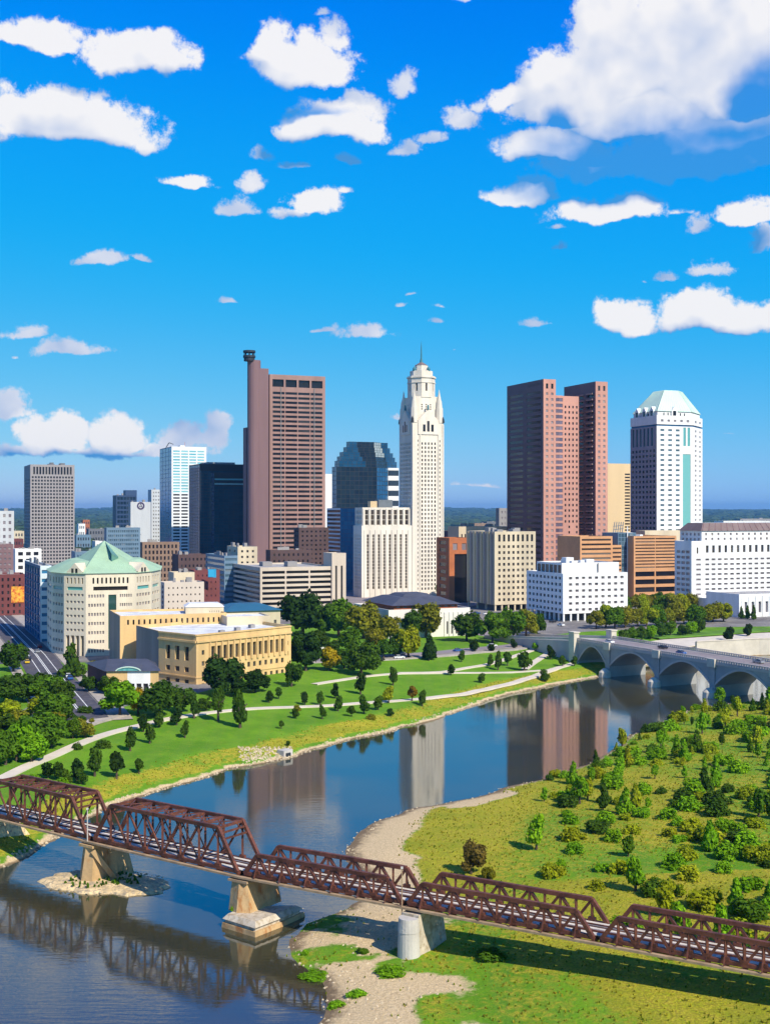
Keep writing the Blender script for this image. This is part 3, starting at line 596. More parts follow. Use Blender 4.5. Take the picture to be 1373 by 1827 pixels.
# setback stage with corner turrets
s1 = scl(fp, .74, c); zA = zt(706, D)
b.block(s1, z1-.6, zA, LS, {0: dict(nc=3, nr=3, fw=.3, fh=.6, ml=4, mt=5, mb=9, **gp), 3: dict(nc=3, nr=3, fw=.3, fh=.6, ml=4, mt=5, mb=9, **gp)}, par=.5)
for k in range(4):
    tc_ = lerp(c, fp[k], .80); mb = MB(); zt1 = zt(716, D)
    mb.cyl(tc_, 2.9, 2.6, z1-.6, zt1-4, 8); mb.cyl(tc_, 2.2, 1.8, zt1-4, zt1+1, 8); mb.cyl(tc_, 1.5, .9, zt1+1, zt1+4.5, 8); mb.cyl(tc_, .8, .1, zt1+4.5, zt1+9, 8); mb.build('turret', LS, b.root)
    eg = MB(); ec = lerp(c, fp[k], .97); eg.cyl(ec, 1.2, .9, z1-.6, z1+2.2, 8); eg.cyl(ec, .9, .1, z1+2.2, z1+3.8, 8); eg.build('eagle', M['dark'], b.root)
def octo(r): return [(c[0]+r*math.cos(R(22+22.5+45*i)), c[1]+r*math.sin(R(22+22.5+45*i))) for i in range(8)]
o1 = octo(9.8); zB = zt(668, D)
def os(a, q, za, zb): b.grid(a, q, za, zb, LS, 1, 1, .34, .38, ml=1.6, mt=1, gm=G['winwarm'], rec=.6)
b.block(o1, zA-.5, zB, LS, {i: os for i in range(8)}, par=.5)
mb = b.part('cornice', LS); mb.frustum(octo(10.5), zt(672, D), octo(10.5), zt(669.5, D)); mb.frustum(octo(10.2), zt(681, D), octo(10.2), zt(679.5, D))
o2 = octo(8.1); zC = zt(658.5, D); b.block(o2, zB-.5, zC, LS, par=.4)
o3 = octo(4.6); zD_ = zt(648, D)
b.block(o3, zC-.4, zD_, LS, {i: os for i in range(8)}, par=.3)
mb = b.part('lantern_cap', M['mansard']); mb.frustum(octo(4.8), zD_, octo(1.3), zt(642.5, D))
for k in range(8):
    if k % 2 == 0:
        q = octo(7.0)[k]; e = MB(); e.cyl(q, 1.1, 1.3, zC-.4, zC+1.4, 8); e.cyl(q, 1.3, .4, zC+1.4, zC+2.8, 8); e.build('urn', M['verdigris'], b.root)
e = MB(); e.cyl(c, 1.2, .8, zt(642.5, D), zt(636, D), 8); e.cyl(c, .55, .35, zt(636, D), zt(614, D), 8); e.cyl(c, .3, .08, zt(614, D), zt(604, D), 6); e.build('spire', M['verdigris'], b.root)
# lower wing
Cw = onl(C0, 22, 645); pw = foot(630, 645, 735, Cw[1]); wv_ = (-math.sin(R(22)), math.cos(R(22)))
def lowfront(a, q, za, zb): b.grid(a, q, za, zb, LS, 8, 17, .36, .86, ml=2.5, mt=6, mb=7, pier=.45, **gp)
pe = [pw[0], go_(C0, 202, .02), go_(C0, 112, 30), pw[3]]
b.block([pw[0], pe[1], pe[2], pw[3]], 5.5, zl, LS, {0: lowfront, 3: lambda a, q, za, zb: b.grid(a, q, za, zb, LS, 5, 17, .42, .66, ml=2, mt=6, mb=7, **gp)}, par=.6)
up = [lerp(pw[0], pe[1], .04), pe[1], pe[2], lerp(pw[3], pe[2], .04)]; up[0] = (up[0][0]+wv_[0]*2.5, up[0][1]+wv_[1]*2.5); up[1] = (up[1][0]+wv_[0]*2.5, up[1][1]+wv_[1]*2.5)
b.block(up, zl-.6, zu, LS, {0: lambda a, q, za, zb: b.grid(a, q, za, zb, LS, 8, 3, .56, .92, ml=1, mt=1.5, mb=1, pier=.5, **gp), 3: lambda a, q, za, zb: b.grid(a, q, za, zb, LS, 4, 3, .5, .72, ml=1, mt=1.5, mb=1, **gp)}, par=.6)
b.box(up, .2, .2, .14, .3, zu-.6, 5, M['tan']); b.box(up, .4, .3, .3, .4, zu-.6, 6, M['metal']); b.done()
# ---- tall pink tower with stair core
D = 1000; PK = M['pink']; mfp = foot(479, 481, 580, D, depth=46); z1 = zt(668, D)
b = Bld('pink_banded_tower', 'tall pink granite tower with dark window bands beside its taller windowless shaft', mfp)
zs = zt(695, D)
def pf(a, q, za, zb):
    b.strips(a, q, 5.5, zs, PK, G['winblack'], 41, .52, .4, nb=4, gap=.07, ml=2.2, ind=True, mb=3)
    b.grid(a, q, zs, zb, PK, 4, 1, .86, .62, ml=1.6, mt=2.0, mb=.5, rec=1.6, gm=G['winblack'], ind=True)
b.block(mfp, 5.5, z1, PK, {0: pf}, par=1.2)
for f_ in (.2, .80):
    q = lerp(mfp[0], mfp[1], f_); nn = (math.sin(R(22))*.35, -math.cos(R(22))*.35); r_ = MB(); r_.bar((q[0]+nn[0], q[1]+nn[1], 6), (q[0]+nn[0], q[1]+nn[1], zt(690, D)), .7, .5); r_.build('rail', M['grey'], b.root)
cfp = foot(441, 456, 481, D-14); zc = zt(641, D-14)
gC = lerp(cfp[0], cfp[1], .44)
rad_ = 5.4; mid_ = pt(453, 996)
p1 = [(mid_[0]+rad_*math.cos(R(22+a)), mid_[1]+rad_*math.sin(R(22+a))) for a in range(-180, 180, 24)]
b.block(p1, 5.5, zc, M['pink2'], par=.8, part='core_wall')
gC = pt(462, 991); gD = go_(gC, 112, 2.2); p2 = [go_(gD, 22, .9), go_(gD, 22, math.dist(gC, cfp[1])), go_(go_(gD, 22, math.dist(gC, cfp[1])), 112, 22), go_(go_(gD, 22, .9), 112, 22)]
b.block(p2, 5.5, zt(659, D), M['pink2'], par=.8, part='core_wall')
lq_ = pt(439, 1003); lowp = [lq_, go_(lq_, 22, 4), go_(go_(lq_, 22, 4), 112, 9), go_(lq_, 112, 9)]
b.block(lowp, 5.5, zt(764, D+10), M['pink2'], par=.8, part='core_wall')
cc_ = lerp(p1[0], p1[2], .5); e = MB(); e.cyl(cc_, 4.4, 4.4, zc-.8, zc+2, 12); e.build('plant_base', M['dark'], b.root)
for zz in (zc+2, zc+6):
    e = MB(); e.cyl(cc_, 5.0, 5.0, zz, zz+1.6, 14); e.build('plant_ring', M['dark'], b.root)
e = MB()
for i in range(8):
    a = i*math.pi/4; e.bar((cc_[0]+4*math.cos(a), cc_[1]+4*math.sin(a), zc+1), (cc_[0]+4*math.cos(a), cc_[1]+4*math.sin(a), zc+7), .6)
e.build('plant_frame', M['dark'], b.root); b.done()
# ---- red granite twin-wing tower
D = 900; BR, BD = M['brown'], M['brownshade']; lf = foot(904, 969, 991, D); z1 = zt(676.5, D)  # BD: granite for the left faces, their shade put into the colour
b = Bld('twin_wing_tower', 'red granite high-rise of two joined slabs with a balconied notch between', lf)
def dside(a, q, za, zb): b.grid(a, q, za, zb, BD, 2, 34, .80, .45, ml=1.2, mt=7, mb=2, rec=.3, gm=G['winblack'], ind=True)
def lit2(a, q, za, zb):
    b.grid(a, q, za, zb-8, BR, 2, 35, .42, .45, ml=.8, mt=.5, mb=3, rec=.35, gm=G['winpale'], ind=True); b.grid(a, q, zb-8, zb, BR, 2, 1, .42, .62, ml=.8, mt=2, gm=G['winblack'], ind=True)
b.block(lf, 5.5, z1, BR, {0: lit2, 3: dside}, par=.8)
# sign strokes along the top of the dark side, too small to read
sgn = MB(); a_, q_ = lf[3], lf[0]
for i in range(9):
    t = .60+i*.037; P_ = lerp(a_, q_, t); nn = (-math.cos(R(22))*.12, -math.sin(R(22))*.12)
    sgn.bar((P_[0]+nn[0], P_[1]+nn[1], z1-4.2+(i % 3 == 1)*.5), (P_[0]+nn[0], P_[1]+nn[1], z1-1.8), .5, .12)
sgn.build('sign_lettering', M['greydark'], b.root)
Rw = onl(lf[0], 22, 1062); rf = [Rw, onl(Rw, 22, 1083.5)]; rf += [go_(rf[1], 112, 46), go_(rf[0], 112, 46)]
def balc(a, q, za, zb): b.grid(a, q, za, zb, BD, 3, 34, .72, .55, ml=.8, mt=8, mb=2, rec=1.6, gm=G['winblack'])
b.block(rf, 5.5, z1, BR, {0: lit2, 3: balc}, par=.8)
# balcony slabs in the notch
for k in range(34):
    zz = 9+k*(z1-14)/34; P_ = lerp(rf[3], rf[0], .60); Q_ = lerp(rf[3], rf[0], .90)
    for A, Bq in ((lerp(rf[3], rf[0], .44), lerp(rf[3], rf[0], .66)), (lerp(rf[3], rf[0], .74), lerp(rf[3], rf[0], .94))):
        mbs = MB(); A1 = go_(A, 202, 1.5); B1 = go_(Bq, 202, 1.5); mbs.prism([A1, B1, go_(B1, 22, 1.45), go_(A1, 22, 1.45)], zz, zz+1.1, 0, True); mbs.build('balcony', M['pink'], b.root)
zm = zt(704, D); m0 = go_(lf[1], 112, 5); m1 = onl(m0, 22, 1004); m2 = go_(m1, 22, 13.4); m3 = go_(m2, 112, 30); m4 = go_(m0, 112, 30)
bay = [m0, go_(lerp(m0, m1, .12), 292, 1.4), go_(lerp(m0, m1, .5), 292, 2.1), go_(lerp(m0, m1, .88), 292, 1.4), m1]
mp = bay+[m2, m3, m4]
bs_ = lambda a, q, za, zb: b.strips(a, q, za, zb, BR, G['purple'], 34, .62, .25, ml=.02, mt=1, mb=3)
def mid(a, q, za, zb): b.grid(a, q, za, zb, BR, 4, 34, .42, .45, ml=.4, mr=.2, mt=6, mb=3, rec=.35, gm=G['winblack'], skip=lambda i, j: j < 12 and i in (0, 2)); 
b.block(mp, 5.5, zm, BR, {0: bs_, 1: bs_, 2: bs_, 3: bs_, 4: mid}, par=.8); b.done()
M['greyface'] = mat('mauve_grey_wall', (.30, .28, .33), .8, .1, .1, V)  # left face of the white tower, greyer than its front
# ---- white tower with mint pyramid roof
D = 950; WH = M['white']; c0 = pt(1171, D); r1 = onl(c0, 22, 1236); r2 = onl(r1, 62, 1252.5)
l1 = onl(c0, 112, 1124); fp = [c0, r1, r2, go_(r2, 112, 26), go_(l1, 40, 22), l1]
b = Bld('mint_roofed_tower', 'white stone tower with mint green hipped roof and teal glass strip', fp)
z1 = zt(741, D); zb_ = zt(760, D)
def hf(a, q, za, zb):
    L = math.dist(a, q); m1, m2 = lerp(a, q, .70), lerp(a, q, .94)
    b.grid(a, m1, za, zb, WH, 3, 32, .5, .42, ml=1.6, mr=.8, mt=1.2, mb=2, rec=.4, gm=G['winblue'], ind=True)
    zq, zr = zt(808, D), zt(796, D)
    b.grid(m1, m2, za, zq, WH, 1, 1, .92, .99, ml=.1, mt=.2, rec=.3, gm=G['teal'], ind=True); b.plain(m1, m2, zq, zr, WH); b.grid(m1, m2, zr, zb, WH, 2, 1, .6, .95, ml=.1, mt=.4, rec=.3, gm=G['teal'], ind=True)
    b.plain(m2, q, za, zb, WH)
def hc(a, q, za, zb): b.grid(a, q, za, zb, WH, 2, 32, .36, .42, ml=.8, mt=1.2, mb=2, rec=.4, gm=G['winpale'], ind=True)
def hl_(a, q, za, zb):
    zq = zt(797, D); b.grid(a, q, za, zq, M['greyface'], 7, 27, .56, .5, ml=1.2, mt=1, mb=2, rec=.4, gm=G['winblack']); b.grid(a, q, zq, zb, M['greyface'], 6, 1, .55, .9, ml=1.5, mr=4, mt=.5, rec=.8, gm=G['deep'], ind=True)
b.block(fp, 5.5, zb_, WH, {0: hf, 1: hc, 5: hl_}, roof=False)
bd = inset(fp, .7); m_ = b.part('band', M['blueband'])
for i in range(6): m_.wallq(bd[i], bd[(i+1) % 6], zb_-.05, zt(757, D))
zq = zt(757, D)
b.block(fp, zq, z1, WH, {0: lambda a, q, za, zb: b.grid(a, q, za, zb, WH, 5, 1, .4, .3, ml=2, mt=1, rec=.3, gm=G['winpale']), 1: lambda a, q, za, zb: b.grid(a, q, za, zb, WH, 2, 1, .4, .3, ml=1, mt=1, rec=.3, gm=G['winpale'])}, par=.7)
m_ = b.part('band', M['blueband']); m_.face([v2(p, zb_+.001) for p in fp])
ri = inset(fp, 2.0); zr0 = zt(733, D)
b.block(ri, z1-.7, zr0, WH, {0: lambda a, q, za, zb: b.grid(a, q, za, zb, WH, 6, 1, .3, .6, ml=4, mt=.4, rec=.4, gm=G['winblack']), 5: lambda a, q, za, zb: b.grid(a, q, za, zb, WH, 4, 1, .5, .6, ml=3, mt=.4, rec=.6, gm=G['winblack'])}, roof=False)
cen = (sum(p[0] for p in fp)/6, sum(p[1] for p in fp)/6); mbR = b.part('roof', M['mint']); top = scl(inset(fp, 1.2), .42, cen); mbR.frustum(inset(fp, 1.2), zr0, top, zt(692, D))
# seams on the copper roof, and gables on the shaded side
sm = MB()
for i in range(6):
    a0, a1 = inset(fp, 1.2)[i], inset(fp, 1.2)[(i+1) % 6]; t0, t1 = top[i], top[(i+1) % 6]; n_ = max(2, int(math.dist(a0, a1)/2.4))
    for k in range(n_+1):
        p, q = lerp(a0, a1, k/n_), lerp(t0, t1, k/n_); sm.bar((p[0], p[1], zr0), (q[0], q[1], zt(692, D)), .22)
sm.build('roof_seam', M['mint'], b.root, 'stuff')
for e_, ks in ((5, (.22, .5, .78)), (0, (.5,))):
    a, q = fp[e_], fp[(e_+1) % 6]; L = math.dist(a, q); dd = ((q[0]-a[0])/L, (q[1]-a[1])/L); nn = (dd[1], -dd[0])
    for t in ks:
        gb = MB(); o_ = lerp(a, q, t); hw = 2.6; zz = z1-.7
        P_ = lambda u, z, r: (o_[0]+dd[0]*u-nn[0]*r, o_[1]+dd[1]*u-nn[1]*r, z)
        for r in (.6,): gb.face([P_(-hw, zz, r), P_(hw, zz, r), P_(hw, zz+4.5, r), P_(0, zz+8, r), P_(-hw, zz+4.5, r)])
        gb.face([P_(hw, zz+4.5, .6), P_(hw, zz+4.5, 7), P_(0, zz+8, 7), P_(0, zz+8, .6)]); gb.face([P_(0, zz+8, .6), P_(0, zz+8, 7), P_(-hw, zz+4.5, 7), P_(-hw, zz+4.5, .6)])
        gb.face([P_(hw, zz, .6), P_(hw, zz, 7), P_(hw, zz+4.5, 7), P_(hw, zz+4.5, .6)]); gb.face([P_(-hw, zz, 7), P_(-hw, zz, .6), P_(-hw, zz+4.5, .6), P_(-hw, zz+4.5, 7)])
        gb.face([P_(-1.5, zz+.4, .57), P_(1.5, zz+.4, .57), P_(1.5, zz+4.6, .57), P_(-1.5, zz+4.6, .57)], 1); gb.build('gable', [WH, G['winblack']], b.root)
pod = [onl(go_(c0, 292, 14), 22, 1150), onl(go_(c0, 292, 14), 22, 1236)]; pod += [go_(pod[1], 112, 12), go_(pod[0], 112, 12)]
b.block(pod, 5.5, zt(947, 940), M['cream'], par=.6, part='podium_wall'); b.done()
# ---- plain tan slab between them
D = 1080; fp = foot(None, 1070, 1124, D, depth=30); b = Bld('tan_slab_tower', 'plain tan slab tower with one column of dark windows, behind two towers', fp)
zz = zt(827, D)
def ts(a, q, za, zb): m1 = lerp(a, q, .80); b.plain(a, m1, za, zb, M['tan2']); b.strips(m1, q, za, zb, M['tan2'], G['winblack'], 34, .5, .4, mt=8, mb=2, ind=True)
M['tan2'] = mat('buff_panel', (.68, .50, .28), .8, .05, .08, V); b.block(fp, 5.5, zz, M['tan2'], {0: ts}); b.done()
# ---- beige ribbed office on pilotis
D = 735; fp = foot(833, 882, 955, D); b = Bld('beige_office', 'beige eleven-storey office block raised on pilotis, left side ribbed and windowless', fp)
z0 = zt(1080, D); z1 = zt(949, D); CR = M['cream']
def bf(a, q, za, zb):
    zt_ = zb-7.0; us = None
    b.grid(a, q, za, zt_, CR, 8, 10, .48, .48, ml=1.6, mr=.9, mt=.3, mb=1.2, rec=.5, gm=G['winwarm'], ind=True, mull=True)
    b.grid(a, q, zt_, zb, CR, 8, 1, .48, .72, ml=1.6, mr=.9, mt=1.0, mb=.2, rec=.5, gm=G['winblack'], ind=True, mull=True)
b.block(fp, z0, z1, CR, {0: bf}, par=.8)
L = math.dist(fp[3], fp[0])
for k in range(8):
    A, Bq = lerp(fp[3], fp[0], k/8+.015), lerp(fp[3], fp[0], k/8+.075); r_ = MB(); A1, B1 = go_(A, 202, .6), go_(Bq, 202, .6); r_.prism([A1, B1, go_(B1, 22, .58), go_(A1, 22, .58)], z0, z1-.4, 0, True); r_.build('rib', M['courtside'] if k % 2 else M['tan'], b.root)
b.part('soffit', M['grey']).face([v2(p, z0) for p in fp[::-1]])
core = scl(fp, .72); b.block(core, 5.5, z0, M['greydark'], {0: dict(nc=10, nr=1, fw=.8, fh=.8, ml=.5, mt=.2, gm=G['winblack'])}, roof=False, part='lobby_wall')
for k in range(7):
    e = MB(); q = lerp(inset(fp, .8)[0], inset(fp, .8)[1], k/6); e.box((q[0], q[1], 5.5), (.9, .9, z0-5.5), 0, R(22)); e.build('pilotis', CR, b.root)
for k in range(1, 4):
    e = MB(); q = lerp(inset(fp, .8)[0], inset(fp, .8)[3], k/3); e.box((q[0], q[1], 5.5), (.9, .9, z0-5.5), 0, R(22)); e.build('pilotis', CR, b.root)
units(b, fp, z1, 5, 3); b.done()
# ---- white six-storey office
D = 665; fp = foot(939, 1004, 1119, D); b = Bld('white_office', 'white six-storey office block with square punched windows, nearest the stone arch bridge', fp)
z0 = zt(1096, D); z1 = zt(1024, D); W2 = mat('white_concrete', (.82, .80, .77), .8, .04, .1, V)
wf = dict(nc=9, nr=6, fw=.52, fh=.42, ml=2.6, mr=1.6, mt=.9, mb=.3, rec=.5, gm=G['winpale'], ind=True, mull=True)
b.block(fp, z0, z1, W2, {0: wf, 3: dict(nc=9, nr=6, fw=.56, fh=.45, ml=1.5, mt=.9, mb=.3, rec=.5, gm=G['win'], ind=True, mull=True)}, par=.8)
ph = [lerp(lerp(fp[0], fp[1], u), lerp(fp[3], fp[2], u), v_) for u, v_ in ((.05, .12), (.94, .12), (.94, .8), (.05, .8))]
zp = zt(1006, D); b.block(ph, z1-.8, zp, W2, {3: dict(nc=6, nr=1, fw=.85, fh=.75, ml=.4, mt=.4, gm=G['win'])}, par=.6, part='penthouse_wall')
units(b, ph, zp, 5, 4, M['white']); e = MB(); q = lerp(ph[0], ph[1], .62); e.box((q[0]+.3, q[1]-.6, z1), (.5, .5, zp-z1-.3), 0, R(22)); e.build('downpipe', M['grey'], b.root)
b.part('soffit', M['grey']).face([v2(p, z0) for p in fp[::-1]])
b.block(scl(fp, .78), 5.5, z0, M['greydark'], {0: dict(nc=9, nr=1, fw=.8, fh=.8, ml=.5, mt=.2, gm=G['winblack'])}, roof=False, part='lobby_wall')
for e_, n_ in ((0, 9), (3, 8)):
    for k in range(n_+(e_ == 0)):
        q = lerp(inset(fp, .7)[e_], inset(fp, .7)[(e_+1) % 4], k/n_); e = MB(); e.box((q[0], q[1], 5.5), (.9, .9, z0-5.5), 0, R(22)); e.build('column', W2, b.root)
b.done()
# ---- long white judicial block at the right edge
D = 745; fp = foot(1203, 1233, 1460, D); b = Bld('white_judicial_block', 'long white stone block with brown mansard roof and a row of tall openings', fp)
zl = zt(966, D); WS = M['white']; za_ = zt(948, D)
ff0 = onl(fp[0], 22, 1250)
def jf(a, q, za, zb):
    zA, zB = zt(1066, D), zt(994, D)
    b.plain(a, q, za, zA, WS); m1 = lerp(a, q, .09)
    b.grid(a, m1, zA, zB, WS, 1, 8, .55, .4, ml=2.0, mr=.6, mt=.3, rec=.35, gm=G['winpale'], ind=True); b.grid(m1, q, zA, zB, WS, 19, 8, .62, .4, ml=.5, mt=.3, rec=.35, gm=G['winpale'], ind=True, mull=True)
    b.grid(a, m1, zB, zb, WS, 1, 1, .25, .5, ml=2, mt=2, gm=G['winwarm'], ind=True); b.grid(m1, q, zB, zb, WS, 19, 1, .42, .62, ml=.5, mt=1.4, mb=1, rec=.8, gm=G['winwarm'], ind=True, mull=True)
b.block(fp, 5.5, zl, WS, {0: jf, 3: dict(nc=3, nr=9, fw=.8, fh=.5, ml=1.5, mt=5, mb=8, rec=.4, gm=G['winpale'], ind=True)}, par=.8)
at_ = [onl(go_(fp[0], 112, 3), 22, 1251), onl(go_(fp[1], 112, 3), 22, 1458)]; at_ += [go_(at_[1], 112, 34), go_(at_[0], 112, 22)]
b.block(at_, zl-.8, za_, WS, {0: dict(nc=19, nr=2, fw=.32, fh=.5, ml=1, mt=.6, mb=.4, rec=.4, gm=G['winpale'], ind=True), 3: dict(nc=5, nr=2, fw=.5, fh=.5, ml=1, mt=.6, rec=.4, gm=G['winpale'])}, roof=False, part='attic_wall')
mr_ = b.part('mansard', M['mansard']); ov = inset(at_, -.8); tp = inset(at_, 3.5); mr_.frustum(ov, za_, tp, zt(934, D)); mr_.face([v2(p, za_) for p in ov[::-1]])
rb = MB()
for k in range(20):
    p, q = lerp(ov[0], ov[1], k/19.5+.01), lerp(tp[0], tp[1], k/19.5+.01); rb.bar((p[0], p[1], za_+.1), (q[0], q[1], zt(934, D)), .35)
rb.build('mansard_rib', M['pink2'], b.root, 'stuff')
b.part('roof', M['roofwhite']).face([v2(p, zt(934, D)+.05) for p in inset(tp, 1.5)])
# low front range and entrance pavilion
lw = [onl(go_(fp[0], 292, 12), 22, 1262), onl(go_(fp[0], 292, 12), 22, 1330)]; lw += [go_(lw[1], 112, 11.9), go_(lw[0], 112, 11.9)]
b.block(lw, 5.5, zt(1068, 735), WS, {0: dict(nc=6, nr=1, fw=.3, fh=.35, ml=2, mt=2, mb=3, gm=G['win'], ind=True)}, par=.6, part='range_wall')
pv = [pt(1318, 690)]; pv += [onl(pv[0], 22, 1440)]; pv += [go_(pv[1], 112, 30), go_(pv[0], 112, 30)]
b.block(pv, 5.5, zt(1061, 690), WS, {0: dict(nc=9, nr=1, fw=.38, fh=.62, ml=2.2, mt=2.5, mb=2, rec=1.1, gm=G['winpale'], ind=True, pier=.3)}, par=.7, part='pavilion_wall'); b.done()
# ---- terraced brick building with glass atrium
D = 830; TB = M['terr']; p0 = pt(1130, D); rp = [p0, onl(p0, 22, 1206)]; rp += [go_(rp[1], 112, 40), go_(rp[0], 112, 40)]
b = Bld('terraced_brick_office', 'orange brick office with window bands in two halves joined by a blue glass atrium', rp)
z1 = zt(957, D); b.block(rp, 5.5, z1, TB, {0: lambda a, q, za, zb: (b.strips(a, q, za+22, zb, TB, G['winwarm'], 10, .40, .4, nb=2, gap=.03, ml=1, ind=True), b.strips(a, q, za, za+22, TB, G['winblack'], 4, .62, .8, nb=2, gap=.06, ml=.8, ind=True))}, rm=M['roofwhite'])
lp = [onl(p0, 22, 1040)]; lp = [go_(lp[0], 112, 4)]; lp += [onl(lp[0], 22, 1092)]; lp += [go_(lp[1], 112, 30), go_(lp[0], 112, 30)]
b.block(lp, 5.5, zt(957, D), TB, {0: lambda a, q, za, zb: b.strips(a, q, za, zb, TB, G['winwarm'], 14, .42, .4, ml=1.2, ind=True)})
st = [lp[1], onl(lp[0], 22, 1108)]; st += [go_(st[1], 112, 26), go_(st[0], 112, 26)]
b.block(st, 5.5, zt(973, D), TB, {0: lambda a, q, za, zb: b.strips(a, q, za, zb, TB, G['winwarm'], 13, .42, .4, ml=.2, ind=True)})
gl = [onl(go_(p0, 112, 8), 22, 1102), onl(go_(p0, 112, 8), 22, 1134)]; gl += [go_(gl[1], 112, 20), go_(gl[0], 112, 20)]
b.block(gl, 5.5, zt(951, D+8), M['bluewall'], {0: dict(nc=6, nr=16, fw=.86, fh=.86, ml=.2, mt=.3, rec=.12, gm=G['winblue'], ind=True)}, part='atrium_frame')
e = MB(); q = go_(lerp(gl[0], gl[1], .5), 292, .4); e.bar((q[0], q[1], 6), (q[0], q[1], zt(940, D)), .9, .6); e.build('mast', M['white'], b.root)
dsh = MB(); cq = go_(lerp(gl[0], gl[1], .25), 112, 6)
for k in range(5): dsh.bar((cq[0]-3+1.5*k, cq[1], zt(951, D)), (cq[0]-2+1.5*k, cq[1]+.5, zt(932, D)), .5)
dsh.bar((cq[0]-3, cq[1], zt(940, D)), (cq[0]+4, cq[1]+.5, zt(938, D)), .4); dsh.bar((cq[0]-3, cq[1], zt(946, D)), (cq[0]+4, cq[1]+.5, zt(944, D)), .4)
dsh.build('cooling_frame', M['metal'], b.root); units(b, rp, z1, 3, 9, M['white']); b.done()
G['palegl'] = glass('pale_glass', (.30, .36, .36), (.42, .46, .44), .15, .6, 0)
# ---- stepped dark glass tower
D = 1080; NV = M['greydark']; fp = foot(592, 600, 672, D); b = Bld('stepped_glass_tower', 'dark blue mirrored glass tower whose top steps inward on each side', fp)
zb0 = zt(833, D)
navy = lambda g_, n_=26: (lambda a, q, za, zb: b.grid(a, q, za, zb, M['dark'], max(2, int(math.dist(a, q)/4)), max(2, int((zb-za)/4)), .93, .9, ml=.05, mt=.1, rec=.08, gm=g_, ind=False, win='glazing'))
rr = onl(fp[1], 60, 692); rr2 = onl(rr, 22, 711)
full = [fp[0], fp[1], rr, rr2, go_(rr2, 112, 40), fp[3]]
def sp_(a, q, za, zb): b.strips(a, q, za, zb, M['white'], G['navy'], int((zb-za)/9), .55, .3, ml=.1, mt=.1)
b.block(full, 5.5, zb0, M['dark'], {0: navy(G['navy']), 1: navy(G['navy2']), 2: sp_, 5: navy(G['navy2'])}, par=.4)
steps = [(.93, 822), (.87, 814), (.80, 806), (.70, 797), (.62, 787)]; zq = zb0; cen = (sum(p[0] for p in full)/6, sum(p[1] for p in full)/6)
for k, (f_, yy) in enumerate(steps):
    pl = scl(full, f_, cen); z2 = zt(yy, D); b.block(pl, zq-.4, z2, M['dark'], {0: (lambda a, q, za, zb, k=k: (navy(G['navy2'])(a, lerp(a, q, .72-.1*k), za, zb), navy(G['navy'])(lerp(a, q, .72-.1*k), q, za, zb))), 1: navy(G['palegl'] if k > 1 else G['navy']), 2: navy(G['navy2']), 5: navy(G['navy2'])}, par=.4); zq = z2
b.done()
# ---- blue glass block in front
D = 930; fp = foot(583, 607, 645, D); b = Bld('blue_glass_block', 'slate blue glass block with striped left side, just left of the tall cream tower', fp)
BW = mat('blue_slate_panel', (.045, .11, .19), .35, .08, .1)
b.block(fp, 5.5, zt(907, D), BW, {0: dict(nc=6, nr=20, fw=.93, fh=.9, ml=.1, mt=.3, rec=.1, gm=G['bluglass'], ind=True), 3: lambda a, q, za, zb: b.strips(a, q, za, zb, M['paleblue'], G['winblack'], 20, .6, .5, ml=.3, ind=True)}); b.done()
# ---- cyan glass tower
D = 1150; fp = foot(285, 306, 368, D); b = Bld('pale_glass_tower', 'white and cyan glass tower with solid blue left side', fp)
PBm = mat('white_cladding', (.78, .80, .80), .5, .05, .1); z1 = zt(797, D)
zc_ = zt(880, D)
def cf(a, q, za, zb):
    b.grid(a, q, zc_, zb, PBm, 4, 15, .84, .50, ml=.8, mr=1.5, mt=3, rec=.2, gm=G['cyan'], ind=True); b.grid(a, q, za, zc_, PBm, 4, 26, .80, .50, ml=.8, mr=1.5, mt=.2, rec=.2, gm=G['win'], ind=True)
b.block(fp, 5.5, z1, PBm, {0: cf, 3: dict(nc=4, nr=30, fw=.96, fh=.92, ml=.1, mt=.5, rec=.1, gm=G['bluglass'], wm=M['bluewall'])})
units(b, fp, z1, 3, 12, M['white']); e = MB(); q = lerp(fp[0], fp[3], .5); e.bar((q[0], q[1], z1-.5), (q[0]+3, q[1]+2, z1+5), .6); e.bar((q[0]+3, q[1]+2, z1+5), (q[0]+7, q[1]+3, z1+3.5), .6); e.build('davit', M['dark'], b.root)
e = MB(); q = lerp(fp[0], fp[2], .6); e.bar((q[0], q[1], z1), (q[0], q[1], z1+6), .25); e.build('antenna', M['redtile'], b.root); b.done()
# ---- dark teal glass slab
D = 1060; fp = foot(350, 356, 440, D, depth=40); b = Bld('dark_glass_slab', 'near-black teal glass office slab between the cyan tower and the pink one', fp)
z1 = zt(828, D); b.block(fp, 5.5, z1, M['dark'], {0: dict(nc=12, nr=38, fw=.94, fh=.9, ml=.1, mt=6, rec=.08, gm=G['deep'], win='glazing'), 3: dict(nc=6, nr=38, fw=.94, fh=.9, ml=.1, mt=1, rec=.08, gm=G['navy2'], win='glazing')})
ph = scl(fp, .6); b.block(ph, z1-.9, zt(824, D), M['grey'], par=.5)
fr = [go_(onl(fp[0], 22, 377), 292, 9), go_(onl(fp[0], 22, 446), 292, 9)]; fr += [go_(fr[1], 112, 8.9), go_(fr[0], 112, 8.9)]
z2 = zt(843, D-5); zs1 = zt(868, D)
b.block(fr, 5.5, z2, M['dark'], {0: lambda a, q, za, zb: (b.grid(a, q, za, zs1, M['dark'], 8, 30, .95, .92, ml=.1, mt=.1, rec=.08, gm=G['deep'], win='glazing'), b.grid(a, q, zs1, zb, M['dark'], 1, 2, .97, .35, ml=.1, mt=4, rec=.2, gm=G['cyan'], ind=True)), 3: navy(G['navy2'])}); b.done()
